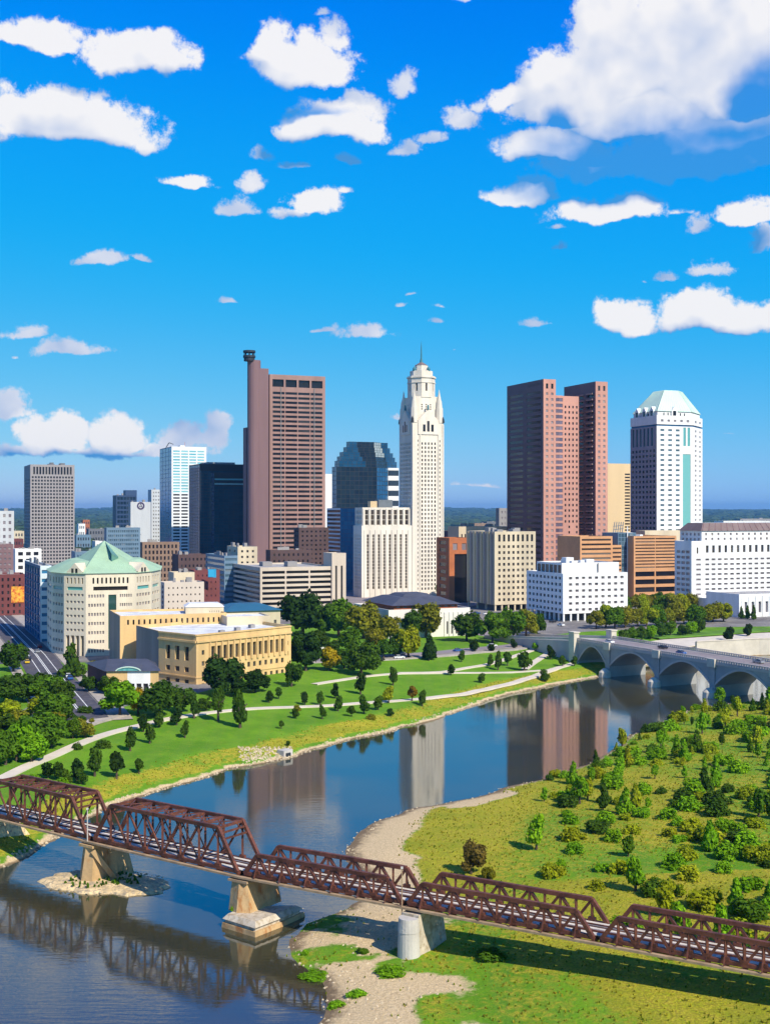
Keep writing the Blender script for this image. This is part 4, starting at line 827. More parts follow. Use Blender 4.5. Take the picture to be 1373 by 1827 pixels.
# ---- grey gridded tower
D = 1280; fp = foot(43, 54, 133, D); b = Bld('grey_grid_tower', 'wide grey concrete tower with a regular grid of small windows, farthest left skyscraper', fp)
z1 = zt(829, D); zq = zt(848, D); GR = M['grey']
GR = mat('grey_precast', (.34, .31, .30), .85, .06, .08, V)
def gf(a, q, za, zb): b.grid(a, q, za, zq, GR, 14, 27, .62, .58, ml=1, mt=.4, mb=3, rec=.6, gm=G['winblack'], ind=True); b.grid(a, q, zq, zb, GR, 13, 1, .62, .82, ml=2.4, mt=1.5, rec=1, gm=G['winblack'], ind=False)
b.block(fp, 5.5, z1, GR, {0: gf, 3: dict(nc=9, nr=27, fw=.56, fh=.52, ml=1, mt=14, mb=3, rec=.6, gm=G['win'])}); units(b, fp, z1, 4, 5, M['greydark']); b.done()
# ---- the striped parking structure
D = 745; fp = foot(415, 464, 596, D); b = Bld('striped_parking_block', 'long pale concrete block with dark open decks, rows running the full width', fp)
SG = M['stripe']; z1 = zt(1013, D)
b.block(fp, 5.5, z1, SG, {0: lambda a, q, za, zb: b.strips(a, q, za, zb, SG, G['winblack'], 8, .55, 1.5, nb=3, gap=.06, ml=.9, mt=1.6, ind=True), 3: lambda a, q, za, zb: b.strips(a, q, za, zb, SG, G['winblack'], 8, .55, 1.5, ml=.5, mt=1.6, ind=True)}, par=1.0)
tw = [onl(go_(fp[0], 292, 1.2), 22, 592), onl(go_(fp[0], 292, 1.2), 22, 617)]; tw += [go_(tw[1], 112, 16), go_(tw[0], 112, 16)]
z2 = zt(989, D); zz = zt(1010, D)
b.block(tw, 5.5, z2, SG, {0: lambda a, q, za, zb: (b.grid(a, q, za, zz, SG, 2, 1, .34, .97, ml=1.0, mt=.3, rec=1, gm=G['winblack'], ind=True), b.plain(a, q, zz, zb, SG))}, part='stair_wall'); units(b, fp, z1, 3, 6); b.done()
# ---- green-roofed octagonal office
P_ = [pt(153, 505), pt(241, 512), pt(270, 524), pt(285, 540), pt(287, 575), pt(118, 585), pt(84, 545), pt(92, 519), pt(114, 509)]
b = Bld('green_roofed_office', 'pale eight-sided office with a pale green hipped roof rising to a point', P_)
ze = zt(1024, 505); GP = M['green']; z2 = zt(1046, 505)
oct_g = dict(gm=G['winpale'], ind=True)
def gfr(a, q, za, zb):
    m1, m2 = lerp(a, q, .45), lerp(a, q, .62); zt2 = zt(1055, 507)
    b.grid(a, m1, za, zt2, GP, 6, 7, .62, .34, ml=.8, mr=1.4, mt=.2, mb=2, rec=.35, **oct_g); b.grid(m1, m2, za, zt2, GP, 1, 1, .98, .88, ml=.05, mt=.1, mb=3, rec=.4, gm=G['dkgreen'], ind=True); b.grid(m2, q, za, zt2, GP, 6, 7, .62, .34, ml=1.2, mt=.2, mb=2, rec=.35, **oct_g)
    b.grid(a, q, zt2, z2, GP, 1, 1, .72, .8, ml=.3, mt=.2, rec=.8, gm=G['winblack'], ind=True)
    b.grid(a, q, z2, zb, GP, 9, 1, .42, .6, ml=2.2, mt=1.0, rec=.6, gm=G['winblack'], ind=True)
def gch(n_, lob=False):
    def f_(a, q, za, zb):
        zt2 = zt(1055, 507)
        if lob:
            b.grid(a, q, za, za+11, GP, 4, 1, .7, .9, ml=.6, mt=.3, rec=2.2, gm=G['winblack'], ind=True); b.grid(a, q, za+11, zt2, GP, n_, 6, .66, .34, ml=.8, mt=.2, rec=.35, **oct_g)
        else: b.grid(a, q, za, zt2, GP, n_, 7, .66, .34, ml=.8, mt=.2, mb=2, rec=.35, **oct_g)
        b.grid(a, q, zt2, z2, GP, 1, 1, .75, .7, ml=.3, mt=.2, rec=.4, gm=G['teal'], ind=True); b.grid(a, q, z2, zb, GP, n_, 1, .42, .6, ml=.8, mt=1, rec=.6, gm=G['winblack'], ind=True)
    return f_
b.block(P_, 5.0, ze, GP, {0: gfr, 1: gch(5), 2: gch(3), 6: gch(2), 7: gch(4), 8: gch(5, True)}, roof=False)
cenr = pt(186, 545); cp = M['copper']; rf_ = b.part('roof', cp); ev = inset(P_, -.6); up_ = scl(P_, .62, cenr)
rf_.frustum(ev, ze, up_, zt(1000, 530)); rf_.face([v2(p, ze) for p in ev[::-1]])
ap = (*pt(186, 540), zt(965, 540)); base = [pt(150, 508), pt(243, 515), pt(262, 560), pt(118, 565)]; zb1 = ze+1.0
for i in range(4): rf_.face([v2(base[i], zb1), v2(base[(i+1) % 4], zb1), ap])
dm = MB(); a_ = Vector(ap); dm.face([a_+Vector((.4, -.6, -.3)), Vector((*pt(199, 520), zt(989, 520))), Vector((*pt(211, 524), zt(994, 524))), a_+Vector((1.6, -.2, -1.6))]); 
q1, q2 = Vector((*pt(199, 520), zt(989, 520))), Vector((*pt(211, 524), zt(994, 524)))
dm.face([q1, q1-Vector((0, 0, 3.0)), q2-Vector((0, 0, 3.0)), q2]); dm.build('dormer', M['copperdark'], b.root)
for (i, j) in ((8, 0), (1, 2)):
    a, q = P_[i], P_[j]; L = math.dist(a, q); dd = ((q[0]-a[0])/L, (q[1]-a[1])/L); nn = (dd[1], -dd[0]); o_ = lerp(a, q, .5); gb = MB(); hw = L*.36
    F_ = lambda u, z, r: (o_[0]+dd[0]*u-nn[0]*r, o_[1]+dd[1]*u-nn[1]*r, z)
    gb.face([F_(-hw, ze-.4, -.15), F_(hw, ze-.4, -.15), F_(hw, ze+.6, -.15), F_(0, ze+4.2, -.15), F_(-hw, ze+.6, -.15)]); gb.face([F_(hw, ze+.6, -.15), F_(hw*.6, ze+.6, 5), F_(0, ze+4.2, 7), F_(0, ze+4.2, -.15)]); gb.face([F_(0, ze+4.2, -.15), F_(0, ze+4.2, 7), F_(-hw*.6, ze+.6, 5), F_(-hw, ze+.6, -.15)])
    for s_ in (-.42, .08): gb.face([F_(hw*s_, ze-.2, -.18), F_(hw*(s_+.3), ze-.2, -.18), F_(hw*(s_+.3), ze+2.0, -.18), F_(hw*s_, ze+2.0, -.18)], 1)
    gb.build('gable', [GP, G['winblack']], b.root)
sm = MB()
for k in range(26):
    t = k/25; p = lerp(base[0], base[1], t); sm.bar((p[0], p[1], zb1), (ap[0]+(p[0]-ap[0])*.06, ap[1]+(p[1]-ap[1])*.06, ap[2]-(ap[2]-zb1)*.06), .13, .1)
sm.build('roof_seam', cp, b.root, 'stuff'); b.done()
# ---- sandstone courthouse with colonnade
Bq = pt(350, 422); Cq = onl(Bq, 49, 519); Aq = onl(Bq, 139, 283); A2 = onl(Aq, 120, 243); A3 = onl(A2, 139, 214)
CT = M['court']; z1 = zt(1133, 422)
fp = [Bq, Cq, go_(Cq, 125, 44), (A2[0]+14, A2[1]+16), A2, Aq]
b = Bld('sandstone_courthouse', 'golden sandstone courthouse with a long colonnade of tall narrow windows', fp, 3.5)
zA, zB, zC, zD_, zE, zF = 6.0, 9.0, 10.6, 13.4, 14.6, 19.9
def lev(a, q, n_, fw, ml, gm_, mull=True, tall=True, fwm=None):
    b.grid(a, q, 3.5, zB, CT, n_, 1, fwm or fw, .56, ml=ml, mt=.2, mb=2.2, rec=.5, gm=G['win'], ind=True, mull=True)
    b.grid(a, q, zB, zD_, CT, n_, 1, fwm or fw, .56, ml=ml, mt=.3, mb=1.0, rec=.5, gm=G['win'], ind=True, mull=True)
    b.grid(a, q, zD_, 21.0, CT, n_, 1, fw, .76, ml=ml, mt=.8, mb=.5, rec=.9, gm=gm_, ind=True, mull=mull)
    b.plain(a, q, 21.0, z1, CT)
def cfr(a, q, za, zb):
    m1, m2 = lerp(a, q, .135), lerp(a, q, .935)
    for p_, q_ in ((a, m1), (m2, q)): b.grid(p_, q_, 3.5, 21.0, CT, 1, 4, .26, .42, ml=.8, mt=1.5, mb=.8, rec=.5, gm=G['win'], ind=True); b.plain(p_, q_, 21.0, z1, CT)
    lev(m1, m2, 13, .58, .1, G['winblack'], fwm=.44)
b.block(fp, 3.5, z1, CT, {0: cfr, 5: lambda a, q, za, zb: lev(a, q, 3, .46, 2.6, G['winblack']), 4: lambda a, q, za, zb: b.plain(a, q, za, zb, M['courtside'])}, rm=M['roofwhite'], par=1.2)  # left wall grey-brown instead of sandstone: its shade put into the colour
# cornice, string course, base
cor = b.part('cornice', CT)
for (a, q) in ((Bq, Cq), (Aq, Bq)):
    L = math.dist(a, q); dd = ((q[0]-a[0])/L, (q[1]-a[1])/L); nn = (dd[1], -dd[0])
    for z_, h_, pr in ((21.1, .7, .55), (z1-.5, .5, .3), (9.0, .4, .25)):
        A_ = (a[0]+nn[0]*pr-dd[0]*.05, a[1]+nn[1]*pr-dd[1]*.05); B_ = (q[0]+nn[0]*pr+dd[0]*.05, q[1]+nn[1]*pr+dd[1]*.05); cor.prism([A_, B_, (B_[0]-nn[0]*(pr-.004), B_[1]-nn[1]*(pr-.004)), (A_[0]-nn[0]*(pr-.004), A_[1]-nn[1]*(pr-.004))], z_, z_+h_, 0, True)
mcol = MB(); L = math.dist(Bq, Cq)
for k in range(14):
    t = .135+.8*(k/13); q = lerp(Bq, Cq, t); q = go_(q, -41, .15); e = MB(); e.cyl(q, .46, .40, 13.6, 20.9, 8); e.build('column', CT, b.root)
rb_ = [A3, pt(404, 478), go_(pt(404, 478), 110, 24), go_(A3, 110, 30)]; zr = zt(1102, 457)
b.block(rb_, 3.5, zr, CT, {0: lambda a, q, za, zb: (b.plain(a, q, za, zt(1120, 462), CT), b.grid(a, q, zt(1120, 462), zb, CT, 18, 1, .34, .55, ml=2, mt=.8, rec=.5, gm=G['winblack'], ind=True)), 3: lambda a, q, za, zb: b.plain(a, q, za, zb, M['courtside'])}, rm=M['roofwhite'], par=.8, part='rear_wall')  # rear block's left wall also carries its shade in the colour
pl = foot(None, 331, 399, 482, 12, 12); zp0, zp1 = zr-.8, zt(1084, 482)
b.block(pl, zp0, zp1, M['cream'], {0: dict(nc=5, nr=1, fw=.22, fh=.4, ml=9, mr=1.5, mt=1, gm=G['winblack'])}, roof=False, part='penthouse_wall')
rv = b.part('penthouse_roof', M['roofwhite']); rv.frustum(inset(pl, -.3), zp1, inset(pl, 1.6), zp1+1.2)
sk = foot(None, 405, 482, 468, 20, 16); b.block(sk, z1-1.2, z1+2.2, M['cream'], {}, rm=M['roofwhite'], par=.5, part='skylight_wall')
for k in range(3): b.box([Bq, Cq, go_(Cq, 125, 40), go_(Bq, 125, 25)], .3+.22*k, .15+.1*k, .05, .06, z1-1.2, 1.3, M['grey'])
# chapel-like north wing with slate roof
w0 = pt(190, 400); w1 = onl(w0, -24, 285); w1 = onl(w0, 2, 283); wp = [w0, w1, go_(w1, 105, 22), go_(w0, 118, 24)]
zw = zt(1198, 400)
b.block(wp, 3.0, zw, CT, {0: lambda a, q, za, zb: (b.grid(a, lerp(a, q, .40), za, zb, CT, 2, 1, .22, .42, ml=.8, mt=2.4, mb=1.5, rec=.5, gm=G['winblack'], ind=True), b.grid(lerp(a, q, .40), lerp(a, q, .84), za, zb, M['white'], 3, 1, .72, .62, ml=.4, mt=2.6, mb=.8, rec=.8, gm=G['win'], ind=True, part='porch_wall'), b.plain(lerp(a, q, .84), q, za, zb, CT)), 3: lambda a, q, za, zb: b.plain(a, q, za, zb, M['redbrick'])}, roof=False, part='wing_wall')  # wing's left wall brown, with its shade put into the colour
rf_ = b.part('wing_roof', M['slate']); ov = inset(wp, -.7); rg0, rg1 = lerp(lerp(wp[0], wp[3], .55), lerp(wp[1], wp[2], .55), .2), lerp(lerp(wp[0], wp[3], .55), lerp(wp[1], wp[2], .55), .85); zz = zt(1171, 420)
rf_.face([v2(ov[0], zw), v2(ov[1], zw), v2(rg1, zz), v2(rg0, zz)]); rf_.face([v2(ov[1], zw), v2(ov[2], zw), v2(rg1, zz)]); rf_.face([v2(ov[2], zw), v2(ov[3], zw), v2(rg0, zz), v2(rg1, zz)]); rf_.face([v2(ov[3], zw), v2(ov[0], zw), v2(rg0, zz)])
rf_.face([v2(p, zw) for p in ov[::-1]])
lg = MB(); a, q = lerp(wp[0], wp[1], .18), lerp(wp[0], wp[1], .66); a, q = go_(a, 270, .3), go_(q, 270, .3); n_ = 10
hs = [(k/n_, .9*math.sin(math.pi*k/n_)**.6) for k in range(n_+1)]
for (t, h), (t2, h2) in zip(hs[:-1], hs[1:]):
    A, B2 = lerp(a, q, t), lerp(a, q, t2); lg.face([v2(A, zw+.1), v2(B2, zw+.1), v2(B2, zw+.15+1.4*h2), v2(A, zw+.15+1.4*h)], 1)
    bk = lambda p: (p[0], p[1]+6)
    lg.face([v2(A, zw+.15+1.4*h), v2(B2, zw+.15+1.4*h2), v2(bk(B2), zw+.7+1.9*h2), v2(bk(A), zw+.7+1.9*h)], 0)
    lg.bar((A[0], A[1]-.1, zw+.1+1.4*h), (B2[0], B2[1]-.1, zw+.1+1.4*h2), .35, .35, 2)
lg.build('lunette', [M['slate'], G['teal'], M['mint']], b.root); b.done()
# ---- low white civic hall with dark tiered roof
D = 575; fp = foot(631, 693, 838, D); b = Bld('civic_hall', 'low white civic hall with wide dark tiered roof and orange clerestory band', fp)
z1 = zt(1089, D)
b_ls = mat('pale_limestone', (.76, .71, .64), .85, .06, .1, V)
def ch0(a, q, za, zb):
    m = lerp(a, q, .66); b.grid(a, m, za, zb, b_ls, 5, 1, .25, .22, ml=2, mt=1.5, mb=9, rec=.4, gm=G['winwarm'], ind=True); b.grid(m, q, za, zb, b_ls, 5, 1, .34, .55, ml=1.2, mt=3.8, mb=1.5, rec=.8, gm=G['win'], ind=True, mull=True, pier=.4)
b.block(fp, 4.0, z1, b_ls, {0: ch0, 3: dict(nc=7, nr=2, fw=.35, fh=.45, ml=2, mt=2, mb=2, rec=.5, gm=G['win'], ind=True)}, rm=M['slate'], par=.7)
s1 = inset(fp, 4.5); zc1 = z1+1.6
b.block(s1, z1-.7, zc1, M['redtile'], {0: dict(nc=9, nr=1, fw=.5, fh=.6, ml=.6, mt=.2, mb=.8, rec=.2, gm=G['winpale'], ind=True)}, roof=False, part='clerestory')
rf_ = b.part('roof_tiles', M['slate']); rf_.frustum(inset(s1, -1.6), zc1, scl(s1, .62), zc1+3.2); rf_.face([v2(p, zc1) for p in inset(s1, -1.6)[::-1]])
up_ = scl(s1, .5); rf_.frustum(up_, zc1+3.2, scl(up_, .7), zc1+4.6); b.done()
bn_ = MB(); q0 = go_(lerp(fp[0], fp[1], .83), 292, .9); bn_.prism([q0, go_(q0, 22, 1.5), go_(go_(q0, 22, 1.5), 112, .12), go_(q0, 112, .12)], 9, 14.5, 0, True); o_ = bn_.build('banner', M['banner'], off=(q0[0], q0[1], 9)); tag(o_, 'red cloth banner hanging between the columns of the white civic hall', 'banner')
# ---- orange brick and neighbours right of the cream tower
D = 800; fp = foot(793, 801, 838, D, depth=20); b = Bld('orange_brick_block', 'orange brick block, dark in its lower half, squeezed right of the cream tower', fp)
zz = zt(988, D); b.block(fp, 5.5, zt(960, D), M['brick'], {0: lambda a, q, za, zb: (b.grid(a, q, za, zz, M['brick'], 1, 1, .72, .98, ml=2.0, mr=.2, mt=.1, rec=1.2, gm=G['winblack'], ind=True), b.grid(a, q, zz, zb, M['brick'], 2, 1, .5, .5, ml=1, mt=1.5, gm=G['winpale'], ind=True)), 3: dict(nc=1, nr=9, fw=.5, fh=.5, ml=.5, gm=G['win'], ind=True)}); b.done()
# ---- more city blocks: name, label, xl, xc, xr, D, depth, ytop, wall, kind, params
def simple(name, label, xl, xc, xr, D, dep, yt, wm, fr, lf=None, rm=None, th=22, nu=4, done=True, y0=None):
    fp = foot(xl, xc, xr, D, th, dep); b = Bld(name, label, fp); z1 = zt(yt, D); sp = {}
    for e_, s_ in ((0, fr), (3, lf)):
        if s_ is None: continue
        kind, args = s_[0], s_[1:]
        if kind == 'g':
            nc, nr, fw, fh, gm_ = args[:5]; ind = args[5] if len(args) > 5 else True
            sp[e_] = dict(wm=args[6] if len(args) > 6 else wm, nc=nc, nr=nr, fw=fw, fh=fh, ml=1.2, mt=1.2, mb=1.5, rec=.4, gm=G[gm_], ind=ind)
        elif kind == 's':
            nf, fr_, gm_, nb = args; sp[e_] = (lambda a, q, za, zb, nf=nf, fr_=fr_, gm_=gm_, nb=nb: b.strips(a, q, za, zb, wm, G[gm_], nf, fr_, .4, nb=nb, gap=.05 if nb > 1 else 0, ml=.6, ind=True))
    b.block(fp, 5.5, z1, wm, sp, rm=rm); units(b, fp, z1, nu, hash_(name+label))
    if done: b.done()
    return b, fp, z1
def hash_(s): return sum(ord(c)*(i+1) for i, c in enumerate(s)) % 9999
K = M; M['shadeblue'] = mat('shade_blue_panel', (.015, .10, .22), .5, .1, .1)
simple('blue_shaded_block', 'deep blue glass-sided block with pale banded front, left of the green-roofed office', 44, 72, 92, 560, None, 1010, K['paleblue'], ('s', 9, .4, 'bluglass', 1), ('g', 6, 9, .90, .86, 'bluglass', True, M['shadeblue']))  # left side coloured deep blue to carry its shade
simple('punched_beige_block', 'pale beige block with scattered tiny square windows, right of the green roof', 283, 293, 364, 640, None, 1040, K['cream2'] if 'cream2' in K else mat('pale_beige', (.60, .51, .42), .85, .06, .1, V), ('g', 8, 6, .28, .26, 'winblack'), ('g', 2, 8, .6, .6, 'purple'))
simple('beige_rooftop_block', 'plain beige upper block above the punched beige one', None, 310, 347, 672, 14, 1022, K['cream'], None)
simple('red_brick_block', 'dark red brick block with a bright blue rooftop panel', 336, 346, 392, 720, None, 1018, K['redbrick'], ('g', 5, 6, .2, .3, 'winblack'))
e_ = MB(); q0 = pt(378, 716); e_.box((q0[0], q0[1], zt(1030, 716)), (4.4, .3, 4.2), 0, R(22)); e_.prism([(q0[0]-2.4, q0[1]+.3), (q0[0]+2.4, q0[1]+.3), (q0[0]+2.4, q0[1]+.6), (q0[0]-2.4, q0[1]+.6)], zt(1031, 716), zt(1016, 716)); o_ = e_.build('billboard', mat('blue_sign_panel', (.03, .33, .55), .5, .05, .3), off=(q0[0], q0[1], zt(1030, 716))); tag(o_, 'plain bright blue sign panel on the red brick block', 'billboard')
simple('slate_blue_block', 'slate blue office with pale floor bands, behind the striped parking block', 367, 400, 424, 800, None, 992, K['bluewall'], ('s', 9, .45, 'winblue', 1), ('s', 9, .5, 'winblue', 1))
simple('sunlit_beige_block', 'small sunlit beige block with two columns of windows, above the striped parking', 405, 424, 459, 830, None, 976, K['cream'], ('g', 3, 9, .38, .4, 'winblack'), ('g', 2, 9, .4, .4, 'win'))
simple('dark_brown_block', 'dark brown brick block right of the pink tower base', 524, 533, 586, 900, None, 942, K['darkbrick'], ('g', 6, 14, .4, .4, 'winblack'), ('g', 2, 14, .4, .4, 'winblack'))
simple('shaded_brick_block', 'low shaded brown brick block with small windows and white rooftop boxes', 474, 482, 556, 860, None, 982, K['darkbrick'], ('g', 8, 7, .35, .4, 'winblack'), None, K['roofwhite'], nu=5)
simple('navy_office', 'small navy blue office tower left of the pale emblem building', 201, 207, 244, 1500, None, 884, K['navy'] if 'navy' in K else mat('navy_panel', (.03, .06, .13), .5, .08, .1), ('g', 6, 14, .8, .6, 'navy'), None)
simple('navy_stair_tower', 'narrow navy shaft rising above the navy office', None, 224, 244, 1512, 16, 875, mat('navy_panel_dark', (.035, .07, .15), .5, .08, .1), None, nu=0)
b, fp, z1 = simple('emblem_building', 'pale grey windowless building with a round dark emblem near its top', 229, 233, 269, 1350, None, 896, K['whitegrey'], ('g', 1, 1, .02, .02, 'win'), None, done=False)
em = MB(); cq = go_(lerp(fp[0], fp[1], .5), 292, .25); dd = (math.cos(R(22)), math.sin(R(22))); zc_ = zt(903, 1350)
for k in range(24):
    a0, a1 = 2*math.pi*k/24, 2*math.pi*(k+1)/24; q = lambda r, a: (cq[0]+dd[0]*r*math.cos(a), cq[1]+dd[1]*r*math.cos(a), zc_+r*math.sin(a)); em.face([q(2.6, a0), q(4.2, a0), q(4.2, a1), q(2.6, a1)]); em.face([q(4.2, a0), q(4.2, a1), tuple(np.array(q(4.2, a1))+np.array((-.05, .22, 0))), tuple(np.array(q(4.2, a0))+np.array((-.05, .22, 0)))])
for u0, z0_, u1, z1_ in ((-1.9, -1.8, 0, 2.4), (0, 2.4, 1.9, -1.8), (-1.2, -.6, 1.2, -.6)): em.bar((cq[0]+dd[0]*u0, cq[1]+dd[1]*u0, zc_+z0_), (cq[0]+dd[0]*u1, cq[1]+dd[1]*u1, zc_+z1_), .7, .3)
em.build('emblem', mat('plum_sign', (.06, .04, .10), .5, .05, .3), b.root); b.done()
simple('slim_beige_tower', 'slim beige tower just left of the cyan glass tower', None, 270, 287, 1400, 20, 874, K['whitegrey'], ('g', 3, 20, .4, .4, 'winwarm'), None, nu=1)
simple('blue_grey_cube', 'blue-grey cube with fine facade grid behind the green roof peak', 186, 190, 250, 980, None, 942, K['bluewall'], ('g', 16, 13, .62, .5, 'winblue'), None)
simple('columned_brown_block', 'old brown block with pale vertical pilasters behind the green-roofed office', 250, 254, 320, 1000, None, 968, K['brick2'], ('g', 9, 7, .5, .62, 'winblack'), None, nu=5)
simple('arcaded_white_block', 'white block with three arch-like dark openings below the grey grid tower', 24, 27, 74, 1000, None, 980, K['white'], ('g', 3, 5, .62, .52, 'winblack'), None)
simple('pale_left_block', 'pale grey block cut by the left frame edge', None, -30, 25, 1150, 24, 912, K['whitegrey'], ('g', 5, 9, .45, .45, 'winpale'), None)
simple('mauve_left_block', 'mauve brick block with white window rows at the left frame edge', None, -30, 24, 950, 24, 972, K['pink2'], ('g', 6, 8, .5, .4, 'winpale'), None)
b, fp, z1 = simple('left_brick_block', 'red brick block with a yellow poster, low at the left frame edge', None, -25, 44, 700, 22, 1026, K['redbrick'], ('g', 6, 6, .35, .5, 'winblack'), None, done=True)
q0 = go_(onl(fp[0], 22, 20), 292, .35); po = MB(); q1 = onl(q0, 22, 43); po.prism([q0, q1, go_(q1, 112, .2), go_(q0, 112, .2)], zt(1077, 700), zt(1048, 700), 0, True); o_ = po.build('wall_poster', K['poster'], off=(*q0, zt(1077, 700))); tag(o_, 'large yellow and orange poster fixed to the brick block', 'poster')
simple('white_sliver_tower', 'thin bright white tower edge seen right of the pink tower', None, 574, 593, 1250, 18, 846, K['white'], None, nu=0)
simple('cream_rooftop_block', 'cream block with a row of small windows behind the beige ribbed office', None, 818, 908, 960, 20, 940, K['cream'], ('g', 14, 3, .4, .4, 'winwarm'), None, nu=6)
simple('slim_grey_stack', 'slim grey tower against the left side of the red granite high-rise', 884, 890, 906, 1100, None, 907, K['grey'], ('g', 2, 12, .4, .4, 'winpale'), None, nu=0)
simple('low_blue_block', 'low shaded blue block behind the grey grid tower', None, 134, 188, 1050, 24, 985, K['bluewall'], ('g', 10, 4, .5, .5, 'winblue'), None)
simple('dark_low_block', 'low dark roofed block between grid tower and green roof', None, 95, 150, 900, 24, 1010, K['greydark'], ('s', 3, .5, 'winblack', 1), None)
simple('plum_block', 'plum brick block below the cyan tower', None, 318, 372, 940, 22, 990, K['darkbrick'], ('g', 7, 5, .4, .4, 'winblack'), None)
bl_ = foot(None, 402, 500, 560, 24, 22); b = Bld('blue_roof_hall', 'low hall with a blue metal roof behind the courthouse', bl_); zz = zt(1092, 560)
b.block(bl_, 5, zz, K['cream'], {0: dict(nc=8, nr=1, fw=.4, fh=.4, ml=1, mt=1, mb=3, gm=G['win'], ind=True)}, roof=False); rr_ = b.part('roof', K['blueroof']); ov = inset(bl_, -1); rr_.frustum(ov, zz, inset(bl_, 7), zz+2.8); rr_.face([v2(p, zz) for p in ov[::-1]]); b.done()
# ---- low distant buildings in the gaps
far_list = [(800,828,1050,962,'whitegrey','low pale building right of the cream tower at mid distance'),(803,822,1500,948,'redbrick','small far brick building seen over the orange block'),(826,850,1700,941,'white','far white shed near the horizon right of the cream tower'),(846,868,2100,934,'brick2','far brown apartment house near the horizon'),(868,892,2400,931,'greydark','far dark hall near the horizon beside the red tower'),(1255,1300,2300,934,'white','long far white warehouse above the mansard roof, left one'),(1290,1373,2000,930,'white','long far white warehouse above the mansard roof, right one'),(1320,1380,3200,926,'grey','farthest grey shed at the right horizon'),(136,162,1700,955,'bluewall','far blue-grey block right of the grid tower'),(158,190,2000,944,'greydark','far dark block among trees right of the grid tower'),(140,152,2400,935,'white','tiny far white house right of the grid tower'),(170,183,1400,966,'white','small white block above the low blue block'),(25,43,1900,948,'cream','tiny cream building left of the grid tower'),(22,42,1500,962,'redbrick','small brick house below the horizon at far left'),(1085,1122,1300,948,'brick2','brown block low between tan slab and mint-roofed tower'),(205,230,2600,930,'redbrick','far red-brown block under the navy office'),(148,160,3000,928,'brick','tiny orange building on the far left horizon')]
for xl_, xr_, D_, yt_, mm, lab in far_list: simple('distant_building', lab, None, xl_, xr_, D_, 25, yt_, K[mm], ('g', max(3, int((xr_-xl_)/5)), 3, .5, .45, 'win', False), None, nu=1)
